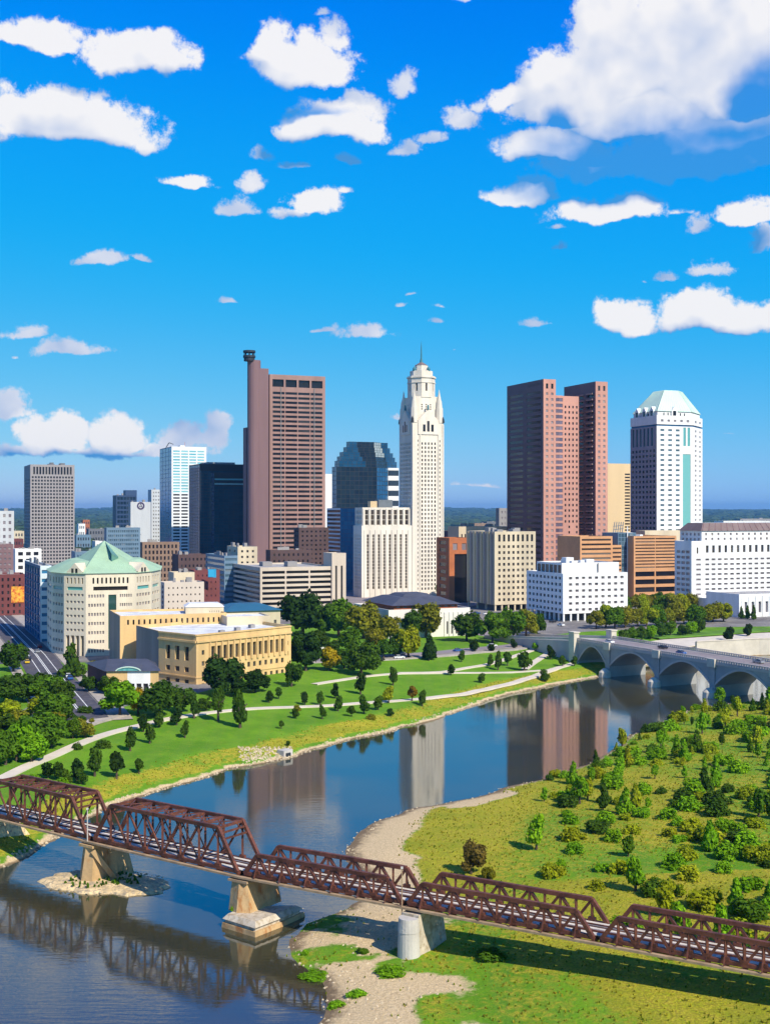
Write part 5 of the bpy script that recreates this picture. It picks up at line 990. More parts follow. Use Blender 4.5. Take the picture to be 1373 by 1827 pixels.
# ================================================================== rail bridge
RU = M['rust']
def vec(a, b): L = math.dist(a, b); return ((b[0]-a[0])/L, (b[1]-a[1])/L), L
def span(name, label, P0, P1, through, n, ztop, trim0=.5, trim1=.5, group=None):
    d, L = vec(P0, P1); p = (-d[1], d[0]); Wd = 6.5
    def S(s, t, z): return (P0[0]+d[0]*s+p[0]*t, P0[1]+d[1]*s+p[1]*t, z)
    root = thing(name, label, 'rail bridge', S(L/2, Wd/2, 7.2), group)
    def bar(nm, a, b_, w, h=None, m=RU):
        e = MB(); e.bar(a, b_, w, h); return e.build(nm, m, root)
    s0, s1 = trim0, L-trim1; pl = (s1-s0)/n; zb = 8.0; xs = [s0+pl*i for i in range(n+1)]
    cw = .55 if through else .6; vw = .36 if through else .42
    for t in (.3, Wd-.3):
        bar('bottom_chord', S(s0, t, zb), S(s1, t, zb), .45, .55)
        bar('top_chord', S(xs[1], t, ztop), S(xs[n-1], t, ztop), cw, .6)
        bar('end_post', S(xs[0], t, zb), S(xs[1], t, ztop), cw, .55); bar('end_post', S(xs[n], t, zb), S(xs[n-1], t, ztop), cw, .55)
        for i in range(1, n):
            vo = bar('vertical', S(xs[i], t, zb), S(xs[i], t, ztop), vw, .34)
            g_ = MB(); g_.box(S(xs[i], t, zb+.2), (1.1, .5, .5), 0, math.atan2(d[1], d[0])); g_.build('gusset', RU, vo)
        for i in range(1, n-1):
            if through:
                up = i < n//2
                a, b_ = (xs[i], ztop), (xs[i+1], zb)
                if not up: a, b_ = (xs[i], zb), (xs[i+1], ztop)
                bar('diagonal', S(a[0], t, a[1]), S(b_[0], t, b_[1]), .30, .26)
                if abs(i-(n-1)/2) < 1.6:
                    a, b_ = ((xs[i], zb), (xs[i+1], ztop)) if up else ((xs[i], ztop), (xs[i+1], zb))
                    bar('counter_brace', S(a[0], t+.12, a[1]), S(b_[0], t+.12, b_[1]), .16, .16)
            else:
                a, b_ = ((xs[i], ztop), (xs[i+1], zb)) if i % 2 else ((xs[i], zb), (xs[i+1], ztop))
                bar('diagonal', S(a[0], t, a[1]), S(b_[0], t, b_[1]), .45, .36)
    if through:
        for i in range(1, n):
            bar('portal_strut', S(xs[i], .3, ztop-.1), S(xs[i], Wd-.3, ztop-.1), .32, .45)
            for t, k in ((.3, 1), (Wd-.3, -1)): bar('knee_brace', S(xs[i], t, ztop-1.7), S(xs[i], t+k*1.5, ztop-.2), .18)
        for i in range(1, n-1):
            bar('lateral_brace', S(xs[i], .3, ztop), S(xs[i+1], Wd-.3, ztop), .18); bar('lateral_brace', S(xs[i], Wd-.3, ztop-.02), S(xs[i+1], .3, ztop-.02), .18)
        for k in (1, n-1):
            for f in (.28, .55):
                a = lerp((xs[0], zb), (xs[1], ztop), 1-f*.5) if k == 1 else lerp((xs[n], zb), (xs[n-1], ztop), 1-f*.5)
                bar('portal_strut', S(a[0], .3, a[1]), S(a[0], Wd-.3, a[1]), .22, .3)
    else:
        for i in range(1, n, 2):
            for t, k in ((.3, -1), (Wd-.3, 1)): bar('outrigger', S(xs[i], t+k*.9, zb-.3), S(xs[i], t+k*.1, zb+1.6), .16)
    for i in range(n+1): bar('floor_beam', S(xs[i], .1, 7.55), S(xs[i], Wd-.1, 7.55), .4, .8)
    for t in (2.2, 4.3): bar('stringer', S(0, t, 7.55), S(L, t, 7.55), .4, .75)
    e = MB()
    for i in range(int(L/.62)):
        s = .3+i*.62; e.bar(S(s, 1.75, 8.05), S(s, 4.75, 8.05), .26, .24)
    e.build('tie', M['ties'], root, 'stuff')
    for t in (2.45, 4.05): bar('rail', S(0, t, 8.25), S(L, t, 8.25), .16, .2, M['rail'])
    for t in (2.75, 3.78): bar('guard_rail', S(0, t, 8.22), S(L, t, 8.22), .12, .14, RU)
    for t, w in ((1.3, .95), (3.25, .8), (5.4, .9)): bar('walkway', S(0, t, 8.16), S(L, t, 8.16), w, .12, M['plank'])
    for t in (2.05, 4.55): bar('guard_timber', S(0, t, 8.25), S(L, t, 8.25), .2, .32, RU)
    for t in (-.35, Wd+.35): bar('ledge', S(0, t, 7.45), S(L, t, 7.45), .8, .3, M['ledge'])
    for t in (.0, Wd): bar('fascia_girder', S(0, t, 7.35), S(L, t, 7.35), .22, .5, RU)
    return S, L
QB = [(-104, 258), (-78.7, 239), (-52.4, 219), (-23.2, 198), (2.8, 182.8), (28.7, 167.5), (54.6, 152.3), (80.5, 137)]
span('through_truss', 'rust brown through truss span at the left edge, nearest the wooded bank', QB[1], QB[2], True, 7, 14.4, .4, .9)
span('through_truss', 'rust brown through truss span in mid river between two stone piers', QB[2], QB[3], True, 8, 14.5, .9, .9)
span('pony_truss', 'low rust brown pony truss span reaching from river pier to gravel bank', QB[3], QB[4], False, 12, 11.2, .7, .6)
span('pony_truss', 'low rust brown pony truss span over dry land, right of the round pier', QB[4], QB[5], False, 12, 11.2, .6, .6)
span('pony_truss', 'low rust brown pony truss span, last one towards the right', QB[5], QB[6], False, 12, 11.2, .6, .6)
d, L = vec(QB[0], QB[1]); a_ = thing('approach_embankment', 'earth and stone rail embankment at the left end of the truss bridge', 'embankment', (QB[0][0], QB[0][1], 3))
p = (-d[1], d[0]); e = MB(); X = lambda s, t: (QB[0][0]+d[0]*s+p[0]*t, QB[0][1]+d[1]*s+p[1]*t)
e.frustum([X(-160, -7), X(L+1.5, -5), X(L+1.5, 12), X(-160, 14)], 0, [X(-160, -.5), X(L-.6, -.5), X(L-.6, 7), X(-160, 7)], 7.4); e.build('bank', M['gravel'], a_)
for t in (2.45, 4.05): e = MB(); e.bar((*X(-160, t), 7.6), (*X(L, t), 8.2), .16, .2); e.build('rail', M['rail'], a_)
def axes(i): 
    d, _ = vec(QB[i-1], QB[i+1]); return d, (-d[1], d[0])
# first pier: battered concrete on the islet
d, p = axes(2); Q = QB[2]; X = lambda s, t: (Q[0]+d[0]*s+p[0]*t, Q[1]+d[1]*s+p[1]*t)
r = thing('bridge_pier', 'battered rust-stained concrete pier on the small gravel islet', 'bridge pier', (*X(0, 3), .3), 'piers of the rail bridge')
e = MB(); e.frustum([X(-1.5, -1.3), X(0, -2.2), X(2.0, -1.3), X(2.3, 8.6), X(-1.9, 8.6)], -.6, [X(-1.3, -.3), X(0, -.9), X(1.4, -.3), X(1.5, 7), X(-1.5, 7)], 6.6); e.build('shaft', M['pier'], r)
e = MB(); e.prism([X(-1.8, -1.0), X(1.8, -1.0), X(1.8, 7.4), X(-1.8, 7.4)], 6.6, 7.05, 0, True); e.build('cap', M['pier'], r)
e = MB(); e.bar((*X(1.6, -.6), 6.2), (*X(4.2, 2.6), .5), .6, .9); e.build('buttress', M['pier'], r)
# second pier on its pointed plinth
Lp, Np, Rp = pt(400, 196.0), pt(455, 191.6), pt(503, 196.5); d, p = axes(3); Q = QB[3]; X = lambda s, t: (Q[0]+d[0]*s+p[0]*t, Q[1]+d[1]*s+p[1]*t)
r = thing('bridge_pier', 'stained masonry pier on a broad pale pointed plinth in open water', 'bridge pier', (*Q, 0), 'piers of the rail bridge')
bk = lambda q, k: (q[0]+p[0]*k, q[1]+p[1]*k)
pl_ = [Lp, Np, Rp, bk(Rp, 5), bk(Lp, 5)]
e = MB(); e.frustum(inset(pl_, -.5), -1.5, inset(pl_, -.25), .75, 0); e.build('footing', M['pier'], r)
e = MB(); e.frustum(inset(pl_, .1), .75, inset(pl_, .12), 1.35); e.build('plinth', M['plinth'], r); e = MB(); e.frustum(inset(pl_, -.25), 1.35, inset(pl_, .45), 2.1); e.build('plinth_cap', M['plinth'], r)
e = MB(); e.frustum([X(-1.7, -.9), X(.5, -1.6), X(2.5, -.5), X(2.7, 7.2), X(-1.8, 7.2)], 2.0, [X(-1.5, -.3), X(.4, -.8), X(1.7, -.3), X(1.7, 7), X(-1.5, 7)], 6.7); e.build('shaft', M['pier'], r)
e = MB(); e.prism([X(-1.9, -.9), X(2.0, -.9), X(2.0, 7.3), X(-1.9, 7.3)], 6.7, 7.05, 0, True); e.build('cap', M['ledge'], r)
# third pier: round nosed concrete
d, p = axes(4); Q = QB[4]; X = lambda s, t: (Q[0]+d[0]*s+p[0]*t, Q[1]+d[1]*s+p[1]*t)
r = thing('bridge_pier', 'round-nosed pale concrete pier with sloping wing wall on the gravel bank', 'bridge pier', (*Q, .5), 'piers of the rail bridge')
nose = pt(729, 180.6); e = MB(); e.cyl(nose, 1.75, 1.55, -.5, 4.6, 20); e.cyl(nose, 1.62, 1.5, 4.6, 6.6, 20); e.build('nose', M['palepier'], r, smooth=False)
e = MB(); N_ = lambda s, t: (nose[0]+d[0]*s+p[0]*t, nose[1]+d[1]*s+p[1]*t); e.frustum([N_(-1.5, .5), N_(1.6, .3), N_(2.3, 4), N_(2.4, 7.8), N_(-1.6, 7.8)], -.5, [N_(-1.45, .5), N_(1.45, .3), N_(1.45, 3), N_(1.45, 7.6), N_(-1.45, 7.6)], 6.95); e.build('wing_wall', M['plinth'], r)
# poles standing on the bridge
for (i, tt, lab) in ((2, -.4, 'thin pale pole standing on the deck between the two through trusses'), (4, -.4, 'thin rusty pole on the deck above the round-nosed pier')):
    Q = QB[i]; q = (Q[0]-.3, Q[1]-.5); r = thing('signal_pole', lab, 'pole', (*q, 7.6)); e = MB(); e.cyl(q, .10, .08, 5.6 if i == 4 else 7.4, 13.2, 6); e.build('mast', M['palepier'] if i == 2 else M['ledge'], r); e = MB(); e.box((q[0], q[1], 13.2), (.35, .35, .3)); e.build('finial', M['palepier'], r)
# ================================================================== stone arch bridge
BP0 = (78.0, 516.0); bd = (.45, -.893); bq = (.893, .45); BW_ = 18.0
Y = lambda t, w=0: (BP0[0]+bd[0]*t+bq[0]*w, BP0[1]+bd[1]*t+bq[1]*w)
r = thing('arch_bridge', 'grey concrete arch bridge with pale balustrade crossing the river at right', 'bridge', (*Y(85, 9), 0))
PT = [4, 25, 55.5, 86, 116.5, 147, 177.5]; zR, zF, zS, zCn = 12.5, 11.7, 4.2, 10.9
for k in range(len(PT)-1):
    a, b_ = PT[k], PT[k+1]; h = 1.0; a2, b2 = a+h, b_-h; n = 18; e = MB()
    crv = []
    for i in range(n+1):
        x = -1+2*i/n; crv.append((a2+(b2-a2)*i/n, zS+(zCn-zS)*(1-abs(x)**1.9)))
    for w, flip in ((0, False), (BW_, True)):
        e = MB()
        for (s0, z0), (s1, z1_) in zip(crv[:-1], crv[1:]):
            f = [(*Y(s0, w), z0), (*Y(s1, w), z1_), (*Y(s1, w), zF), (*Y(s0, w), zF)]; e.face(f[::-1] if flip else f)
        for s0, s1 in ((a, a2), (b2, b_)):
            f = [(*Y(s0, w), -1), (*Y(s1, w), -1), (*Y(s1, w), zF), (*Y(s0, w), zF)]; e.face(f[::-1] if flip else f)
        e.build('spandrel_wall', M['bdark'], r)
    e = MB()
    for (s0, z0), (s1, z1_) in zip(crv[:-1], crv[1:]): e.face([(*Y(s0, 0), z0), (*Y(s0, BW_), z0), (*Y(s1, BW_), z1_), (*Y(s1, 0), z1_)])
    for s0 in (a2, b2): e.face([(*Y(s0, 0), -1), (*Y(s0, BW_), -1), (*Y(s0, BW_), zS), (*Y(s0, 0), zS)])
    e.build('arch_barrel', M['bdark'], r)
    e = MB()   # raised arch ring
    for (s0, z0), (s1, z1_) in zip(crv[:-1], crv[1:]): e.bar((*Y(s0, -.12), z0+.35), (*Y(s1, -.12), z1_+.35), .25, .7)
    e.build('arch_ring', M['bdeck'], r)
for t in PT[1:]:
    e = MB(); c_ = Y(t, -1.6); e.cyl(c_, 2.6, 2.4, -1.5, 2.0, 14); e.build('cutwater', M['bpale'], r); e = MB(); e.cyl(c_, 2.4, .9, 2.0, 3.4, 14); e.build('cutwater_cap', M['bpale'], r)
    e = MB(); e.prism([Y(t-2, -1.1), Y(t+2, -1.1), Y(t+2, -.06), Y(t-2, -.06)], zF-.9, zR+1.25, 0, True); e.build('pedestal', M['bpale'], r)
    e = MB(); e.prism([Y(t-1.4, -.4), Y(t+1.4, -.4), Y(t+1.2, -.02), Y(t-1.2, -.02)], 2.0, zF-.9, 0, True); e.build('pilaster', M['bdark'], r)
e = MB(); e.prism([Y(4, -.35), Y(177.5, -.35), Y(177.5, BW_+.35), Y(4, BW_+.35)], zF, zR, 0, True); e.build('deck', M['bdeck'], r)
e = MB(); e.prism([Y(4, 2.6), Y(177.5, 2.6), Y(177.5, BW_-2.6), Y(4, BW_-2.6)], zR+.004, zR+.02); e.build('roadway', M['roadpale'], r)
for w in (2.45, BW_-2.45): e = MB(); e.prism([Y(4, w-.12), Y(177.5, w-.12), Y(177.5, w+.12), Y(4, w+.12)], zR, zR+.16); e.build('kerb', M['bpale'], r)
e = MB()
for k in range(37): e.prism([Y(6+k*4.6, BW_/2-.12), Y(8+k*4.6, BW_/2-.12), Y(8+k*4.6, BW_/2+.12), Y(-6+k*4.6, BW_/2+.12)], zR+.02, zR+.028)
e.build('lane_marking', M['paint'], r, 'stuff')
for w in (0, BW_):
    for z0, z1_, nm in ((zR+.05, zR+.3, 'plinth_rail'), (zR+1.0, zR+1.25, 'coping')):
        e = MB(); e.prism([Y(4, w-.25), Y(177.5, w-.25), Y(177.5, w+.25), Y(4, w+.25)], z0, z1_, 0, True); e.build(nm, M['bdeck'], r)
    e = MB()
    for k in range(140):
        s = 4.5+k*1.23; e.prism([Y(s-.28, w-.16), Y(s+.28, w-.16), Y(s+.28, w+.16), Y(s-.28, w+.16)], zR+.3, zR+1.0)
    e.build('baluster', M['bdeck'], r, 'stuff')
for w in (-.6, BW_+.6):
    e = MB(); e.prism([Y(.6, w-1.3), Y(4.4, w-1.3), Y(4.4, w+1.3), Y(.6, w+1.3)], 2, zR+3.2, 0, True); e.build('pylon', M['bpale'], r); e = MB(); e.prism([Y(.3, w-1.6), Y(4.7, w-1.6), Y(4.7, w+1.6), Y(.3, w+1.6)], zR+3.2, zR+3.7, 0, True); e.build('pylon_cap', M['bpale'], r)
e = MB(); A4, B4 = [Y(-70, 0), Y(4, 0), Y(4, BW_), Y(-70, BW_)], None
for (i, j) in ((0, 1), (2, 3)): pass
za4, zb4 = 7.15, zR
e.face([(*A4[0], za4), (*A4[1], zb4), (*A4[2], zb4), (*A4[3], za4)]); e.face([(*A4[0], 3), (*A4[1], 3), (*A4[1], zb4), (*A4[0], za4)]); e.face([(*A4[2], 3), (*A4[3], 3), (*A4[3], za4), (*A4[2], zb4)]); e.build('approach_ramp', M['bdeck'], r)
for w in (.2, BW_-.2):
    e = MB(); e.bar((*Y(-70, w), za4+.5), (*Y(4, w), zb4+.7), .4, 1.0); e.build('ramp_parapet', M['bpale'], r)
# far embankment wall and ramp beyond the bridge
r = thing('river_wall', 'long pale ramped retaining wall on the far bank beyond the arch bridge', 'wall', (180, 570, 0))
e = MB(); WL = [(140, 554), (172, 567.5), (242, 576.5), (420, 572)]
for a, b_ in zip(WL[:-1], WL[1:]):
    d, L = vec(a, b_); p = (-d[1]*1.2, d[0]*1.2); e.prism([a, b_, (b_[0]+p[0], b_[1]+p[1]), (a[0]+p[0], a[1]+p[1])], -1, 7.6)
e.build('wall', M['bpale'], r)
e = MB()
for a, b_ in zip(WL[:-1], WL[1:]): e.bar((*a, 7.8), (*b_, 7.8), .5, .4)
e.build('coping', M['wallpale'], r)
# storm outfall on the left bank
x, y = hit(508, 1349); r = thing('storm_outfall', 'small concrete storm outfall in a rubble patch on the left river bank', 'outfall', (x, y, .3))
e = MB(); e.box((x, y, -.3), (3.4, 2.6, 2.3), 0, R(50)); e.build('headwall', M['palepier'], r); e = MB(); e.box((x+.95, y-1.05, .1), (1.6, .5, 1.2), 0, R(50)); e.build('culvert_mouth', M['dark'], r)
pq = []; rg = random.Random(31)
for _ in range(420):
    qx, qy = hit(rg.uniform(425, 520), rg.uniform(1334, 1360)); d_ = abs(qx-x)*.2
    if height(qx, qy) < 3.0 and rg.random() < .9: pq.append((qx, qy, height(qx, qy)-.06))
rocks('outfall_rubble', pq, .25, .6)
# ================================================================== vehicles
def car_parts(m):
    out = []
    e = MB(); prof = [(-2.2, .35), (2.2, .35), (2.2, .75), (1.95, .95), (.95, 1.0), (-1.75, 1.02), (-2.2, .9)]; w = .88
    e.face([(x, -w, z) for x, z in prof]); e.face([(x, w, z) for x, z in prof[::-1]])
    for (x, z), (x2, z2) in zip(prof, prof[1:]+prof[:1]): e.face([(x, -w, z), (x, w, z), (x2, w, z2), (x2, -w, z2)])
    out.append(('body', e.mesh('body', m)))
    e = MB(); lo = [(-1.7, -.84), (.95, -.84), (.95, .84), (-1.7, .84)]; hi = [(-1.2, -.68), (.25, -.68), (.25, .68), (-1.2, .68)]; e.frustum(lo, 1.0, hi, 1.48); out.append(('cabin_glass', e.mesh('cabin_glass', G['win'])))
    e = MB(); e.prism([(-1.22, -.7), (.27, -.7), (.27, .7), (-1.22, .7)], 1.48, 1.54, 0, True); out.append(('roof', e.mesh('roof', m)))
    return out
WH_ = MB()
for k in range(10):
    a, b_ = 2*math.pi*k/10, 2*math.pi*(k+1)/10; WH_.face([(.32*math.cos(a), -.11, .32*math.sin(a)), (.32*math.cos(b_), -.11, .32*math.sin(b_)), (.32*math.cos(b_), .11, .32*math.sin(b_)), (.32*math.cos(a), .11, .32*math.sin(a))])
WH_.face([(.32*math.cos(2*math.pi*k/10), -.11, .32*math.sin(2*math.pi*k/10)) for k in range(10)]); WH_.face([(.32*math.cos(-2*math.pi*k/10), .11, .32*math.sin(-2*math.pi*k/10)) for k in range(10)])
WHm = WH_.mesh('wheel', M['tyre']); RIM_ = MB(); RIM_.bar((0, -.125, 0), (0, .125, 0), .34, .34); RIM = RIM_.mesh('rim', M['chrome']); LM = MB(); LM.box((0, 0, -.07), (.08, .3, .14)); LMm = LM.mesh('headlight', M['lamp']); CARS = {}
def car(col, x, y, z, rz, label, group='cars on the streets and the drive'):
    if col not in CARS: CARS[col] = car_parts(M['car'+col])
    r = thing('car', label, 'car', (x, y, z), group); r.rotation_euler = (0, 0, rz)
    for nm, me in CARS[col]: o = bpy.data.objects.new(nm, me); COL.objects.link(o); o.parent = r
    for sx_ in (-1.35, 1.35):
        for sy in (-.82, .82): o = bpy.data.objects.new('wheel', WHm); COL.objects.link(o); o.parent = r; o.location = (sx_, sy, .32); o2 = bpy.data.objects.new('rim', RIM); COL.objects.link(o2); o2.parent = o
    for sy in (-.6, .6): o = bpy.data.objects.new('headlight', LMm); COL.objects.link(o); o.parent = r; o.location = (2.19, sy, .68)
def lane(line, s, offx):
    for a, b_ in zip(line[:-1], line[1:]):
        L = math.dist(a, b_)
        if s <= L: q = lerp(a, b_, s/L); d = vec(a, b_)[0]; return (q[0]+d[1]*offx, q[1]-d[0]*offx), math.atan2(d[1], d[0])
        s -= L
    return line[-1], 0
for col, s, o_, lab in (('white', 92, 5.6, 'white car parked by the kerb below the slate roofed wing'), ('red', 104, 5.6, 'red car parked behind the white one on the street'), ('blue', 86, 5.6, 'blue car parked ahead of the white one on the street'), ('black', 150, -3.8, 'black car driving away on the street past the green-roofed office'), ('cargrey' [3:], 176, 1.6, 'silver car farther up the street towards downtown'), ('yellow', 140, -5.2, 'yellow car waiting near the cross street'), ('red', 195, 4.5, 'red car far up the street in the shade')):
    (x, y), a = lane(street, s, o_); car(col, x, y, height(x, y)+.09, a, lab)
for col, s, o_, lab in (('white', 12, 1.8, 'white car on the riverfront drive near the courthouse end'), ('black', 30, 1.8, 'black car on the riverfront drive under the grove trees'), ('grey', 46, -1.8, 'silver car on the riverfront drive below the civic hall'), ('blue', 74, 1.8, 'blue car mid way along the riverfront drive'), ('white', 98, -1.8, 'white car on the riverfront drive close to the arch bridge')):
    (x, y), a = lane(drive, s, o_); car(col, x, y, height(x, y)+.11, a, lab)
for col, t, w, rz, lab in (('white', 18, 6, 0, 'white car crossing the arch bridge near its left pylon'), ('blue', 62, 6, 0, 'blue car in the near lane over the middle of the arch bridge'), ('black', 44, 12, math.pi, 'black car in the far lane of the arch bridge'), ('grey', 96, 12, math.pi, 'silver car in the far lane near the right end of the arch bridge')):
    x, y = Y(t, w); car(col, x, y, zR+.03, math.atan2(bd[1], bd[0])+rz, lab)

# cars parked among the grove trees and by the far end of the arch bridge
for i, (col, px, py, rz, lab) in enumerate([('white', 640, 1180, .4, 'white car parked left in the grove beside the courthouse lawn'), ('grey', 655, 1178, .4, 'silver car parked next to the leftmost white one in the grove'), ('black', 676, 1181, .4, 'black car parked mid way along the grove edge'), ('white', 712, 1177, .3, 'white car parked at the right end of the grove edge'), ('red', 600, 1150, .4, 'red car parked deep in the grove behind the golden tree'), ('white', 572, 1160, .4, 'white car parked deep in the grove near the courthouse end'), ('white', 1000, 1118, 2.1, 'white car on the avenue above the arch bridge ramp'), ('black', 985, 1112, 2.1, 'black car on the avenue between the two office blocks'), ('red', 1012, 1106, 2.1, 'red car by the pilotis of the white office'), ('white', 868, 1098, .4, 'white car parked under the ribbed beige office'), ('blue', 850, 1097, .4, 'blue car parked under the ribbed beige office'), ('grey', 1120, 1119, .1, 'silver car parked along the promenade behind the arch bridge')]):
    x, y = hit(px, py); car(col, x, y, height(x, y)+.15, rz, lab)
# ================================================================== trees
def crown(kind, seed, n=1500, leaf=.16):
    rg = np.random.RandomState(seed); C = []
    if kind == 'round':
        for _ in range(17):
            a = rg.uniform(0, 6.28); u = rg.uniform(0, 1)**.5*.66; z = rg.uniform(.18, .86); k = math.sqrt(max(.12, 1-((z-.48)/.56)**2)); C.append((u*k*math.cos(a), u*k*math.sin(a), z, rg.uniform(.20, .44)*(.75+.35*k), .6))
    elif kind == 'cone':
        for i in range(16):
            z = .06+.9*i/16; k = (1-z)**.8; a = rg.uniform(0, 6.28); u = rg.uniform(0, .55)*k; C.append((u*math.cos(a), u*math.sin(a), z, .52*k+.10, .34))
    elif kind == 'young':
        for i in range(11):
            z = rg.uniform(.15, .9); k = math.sqrt(max(.08, 1-((z-.45)/.55)**2)); a = rg.uniform(0, 6.28); u = rg.uniform(0, .5)*k; C.append((u*math.cos(a), u*math.sin(a), z, .34*k+.14, .5))
    else:
        for i in range(12):
            a = rg.uniform(0, 6.28); u = rg.uniform(0, .75); C.append((u*math.cos(a), u*math.sin(a), rg.uniform(.12, .62)*(1-.5*u), rg.uniform(.28, .45), .75))
    C = np.array(C); w = C[:, 3]**2; w /= w.sum(); idx = rg.choice(len(C), n, p=w); c = C[idx]
    d = rg.normal(size=(n, 3)); d /= np.linalg.norm(d, axis=1)[:, None]; rad_ = c[:, 3]*rg.uniform(.55, 1.08, n)
    pos = c[:, :3]+d*np.stack([rad_, rad_, rad_*c[:, 4]], 1); nr = d+rg.normal(size=(n, 3))*.55+np.array((0, 0, .35)); nr /= np.linalg.norm(nr, axis=1)[:, None]
    t1 = np.cross(nr, rg.normal(size=(n, 3))); t1 /= np.linalg.norm(t1, axis=1)[:, None]; t2 = np.cross(nr, t1); s = leaf*rg.uniform(.55, 1.25, n)[:, None]
    zs = np.array((1, 1, .62)); q = np.stack([pos-t1*s*zs, pos-t2*s*.6*zs, pos+t1*s*zs, pos+t2*s*.6*zs], 1).reshape(-1, 3); q[:, 2] = np.maximum(q[:, 2], 0)
    me = bpy.data.meshes.new('crown'); me.from_pydata(q.tolist(), [], np.arange(4*n).reshape(-1, 4).tolist()); me.materials.append(LEAF); return me
def trunkmesh(seed, limbs=5):
    rg = random.Random(seed); e = MB(); e.cyl((0, 0), .055, .03, -.04, .55, 7)
    for k in range(limbs):
        a = k*6.28/limbs+rg.uniform(-.4, .4); z = rg.uniform(.22, .45); r_ = rg.uniform(.16, .3); e.bar((0, 0, z), (r_*math.cos(a), r_*math.sin(a), z+rg.uniform(.18, .36)), .026)
    return e.mesh('trunk', M['bark'])
CR = {'round': [crown('round', 10+i, 3200, .115) for i in range(6)], 'cone': [crown('cone', 30+i, 1100, .17) for i in range(3)], 'young': [crown('young', 40+i, 1000, .165) for i in range(5)], 'shrub': [crown('shrub', 50+i, 1500, .13) for i in range(6)]}
TR = [trunkmesh(70+i) for i in range(4)]
TCOL = dict(vdark=(.026, .058, .012), dark=(.050, .105, .012), mid=(.075, .155, .012), bright=(.16, .33, .012), lime=(.27, .32, .014), olive=(.18, .185, .016), yellow=(.34, .25, .012), autumn=(.24, .15, .022), brownish=(.13, .10, .025))
tr_ = random.Random(99)
def plant(x, y, z, h, w, kind, col, label, name=None, cat=None, group=None):
    cat = cat or ('shrub' if kind == 'shrub' else 'tree'); name = name or {'round': 'broadleaf_tree', 'cone': 'conifer', 'young': 'young_tree', 'shrub': 'shrub'}[kind]
    r = thing(name, label, cat, (x, y, z-.1), group); r.rotation_euler = (0, 0, tr_.uniform(0, 6.28))
    o = bpy.data.objects.new('crown', tr_.choice(CR[kind])); COL.objects.link(o); o.parent = r
    b0 = {'round': .14, 'cone': .06, 'young': .16, 'shrub': .0}[kind]; o.location = (0, 0, h*b0); o.scale = (w/2*tr_.uniform(.92, 1.08), w/2*tr_.uniform(.92, 1.08), h*(1-b0))
    c = TCOL[col]; k = tr_.uniform(.85, 1.18); g_ = tr_.uniform(.93, 1.08); o.color = (c[0]*k*g_, c[1]*k, c[2]*k, 1)
    if kind != 'shrub':
        o = bpy.data.objects.new('trunk', tr_.choice(TR)); COL.objects.link(o); o.parent = r; o.scale = (h*.8, h*.8, h)
def tpx(px, py, hp, wp, kind, col, label, group=None, **k):
    x, y = hit(px, py); s = y/F*(1.12 if kind == 'round' else 1.06); wp = wp*((1.22 if px < 250 and py > 1200 else 1.04) if kind == 'round' else 1.14 if kind == 'young' else 1.0); plant(x, y, height(x, y), hp*s, wp*s, kind, col, label, group=group, **k)
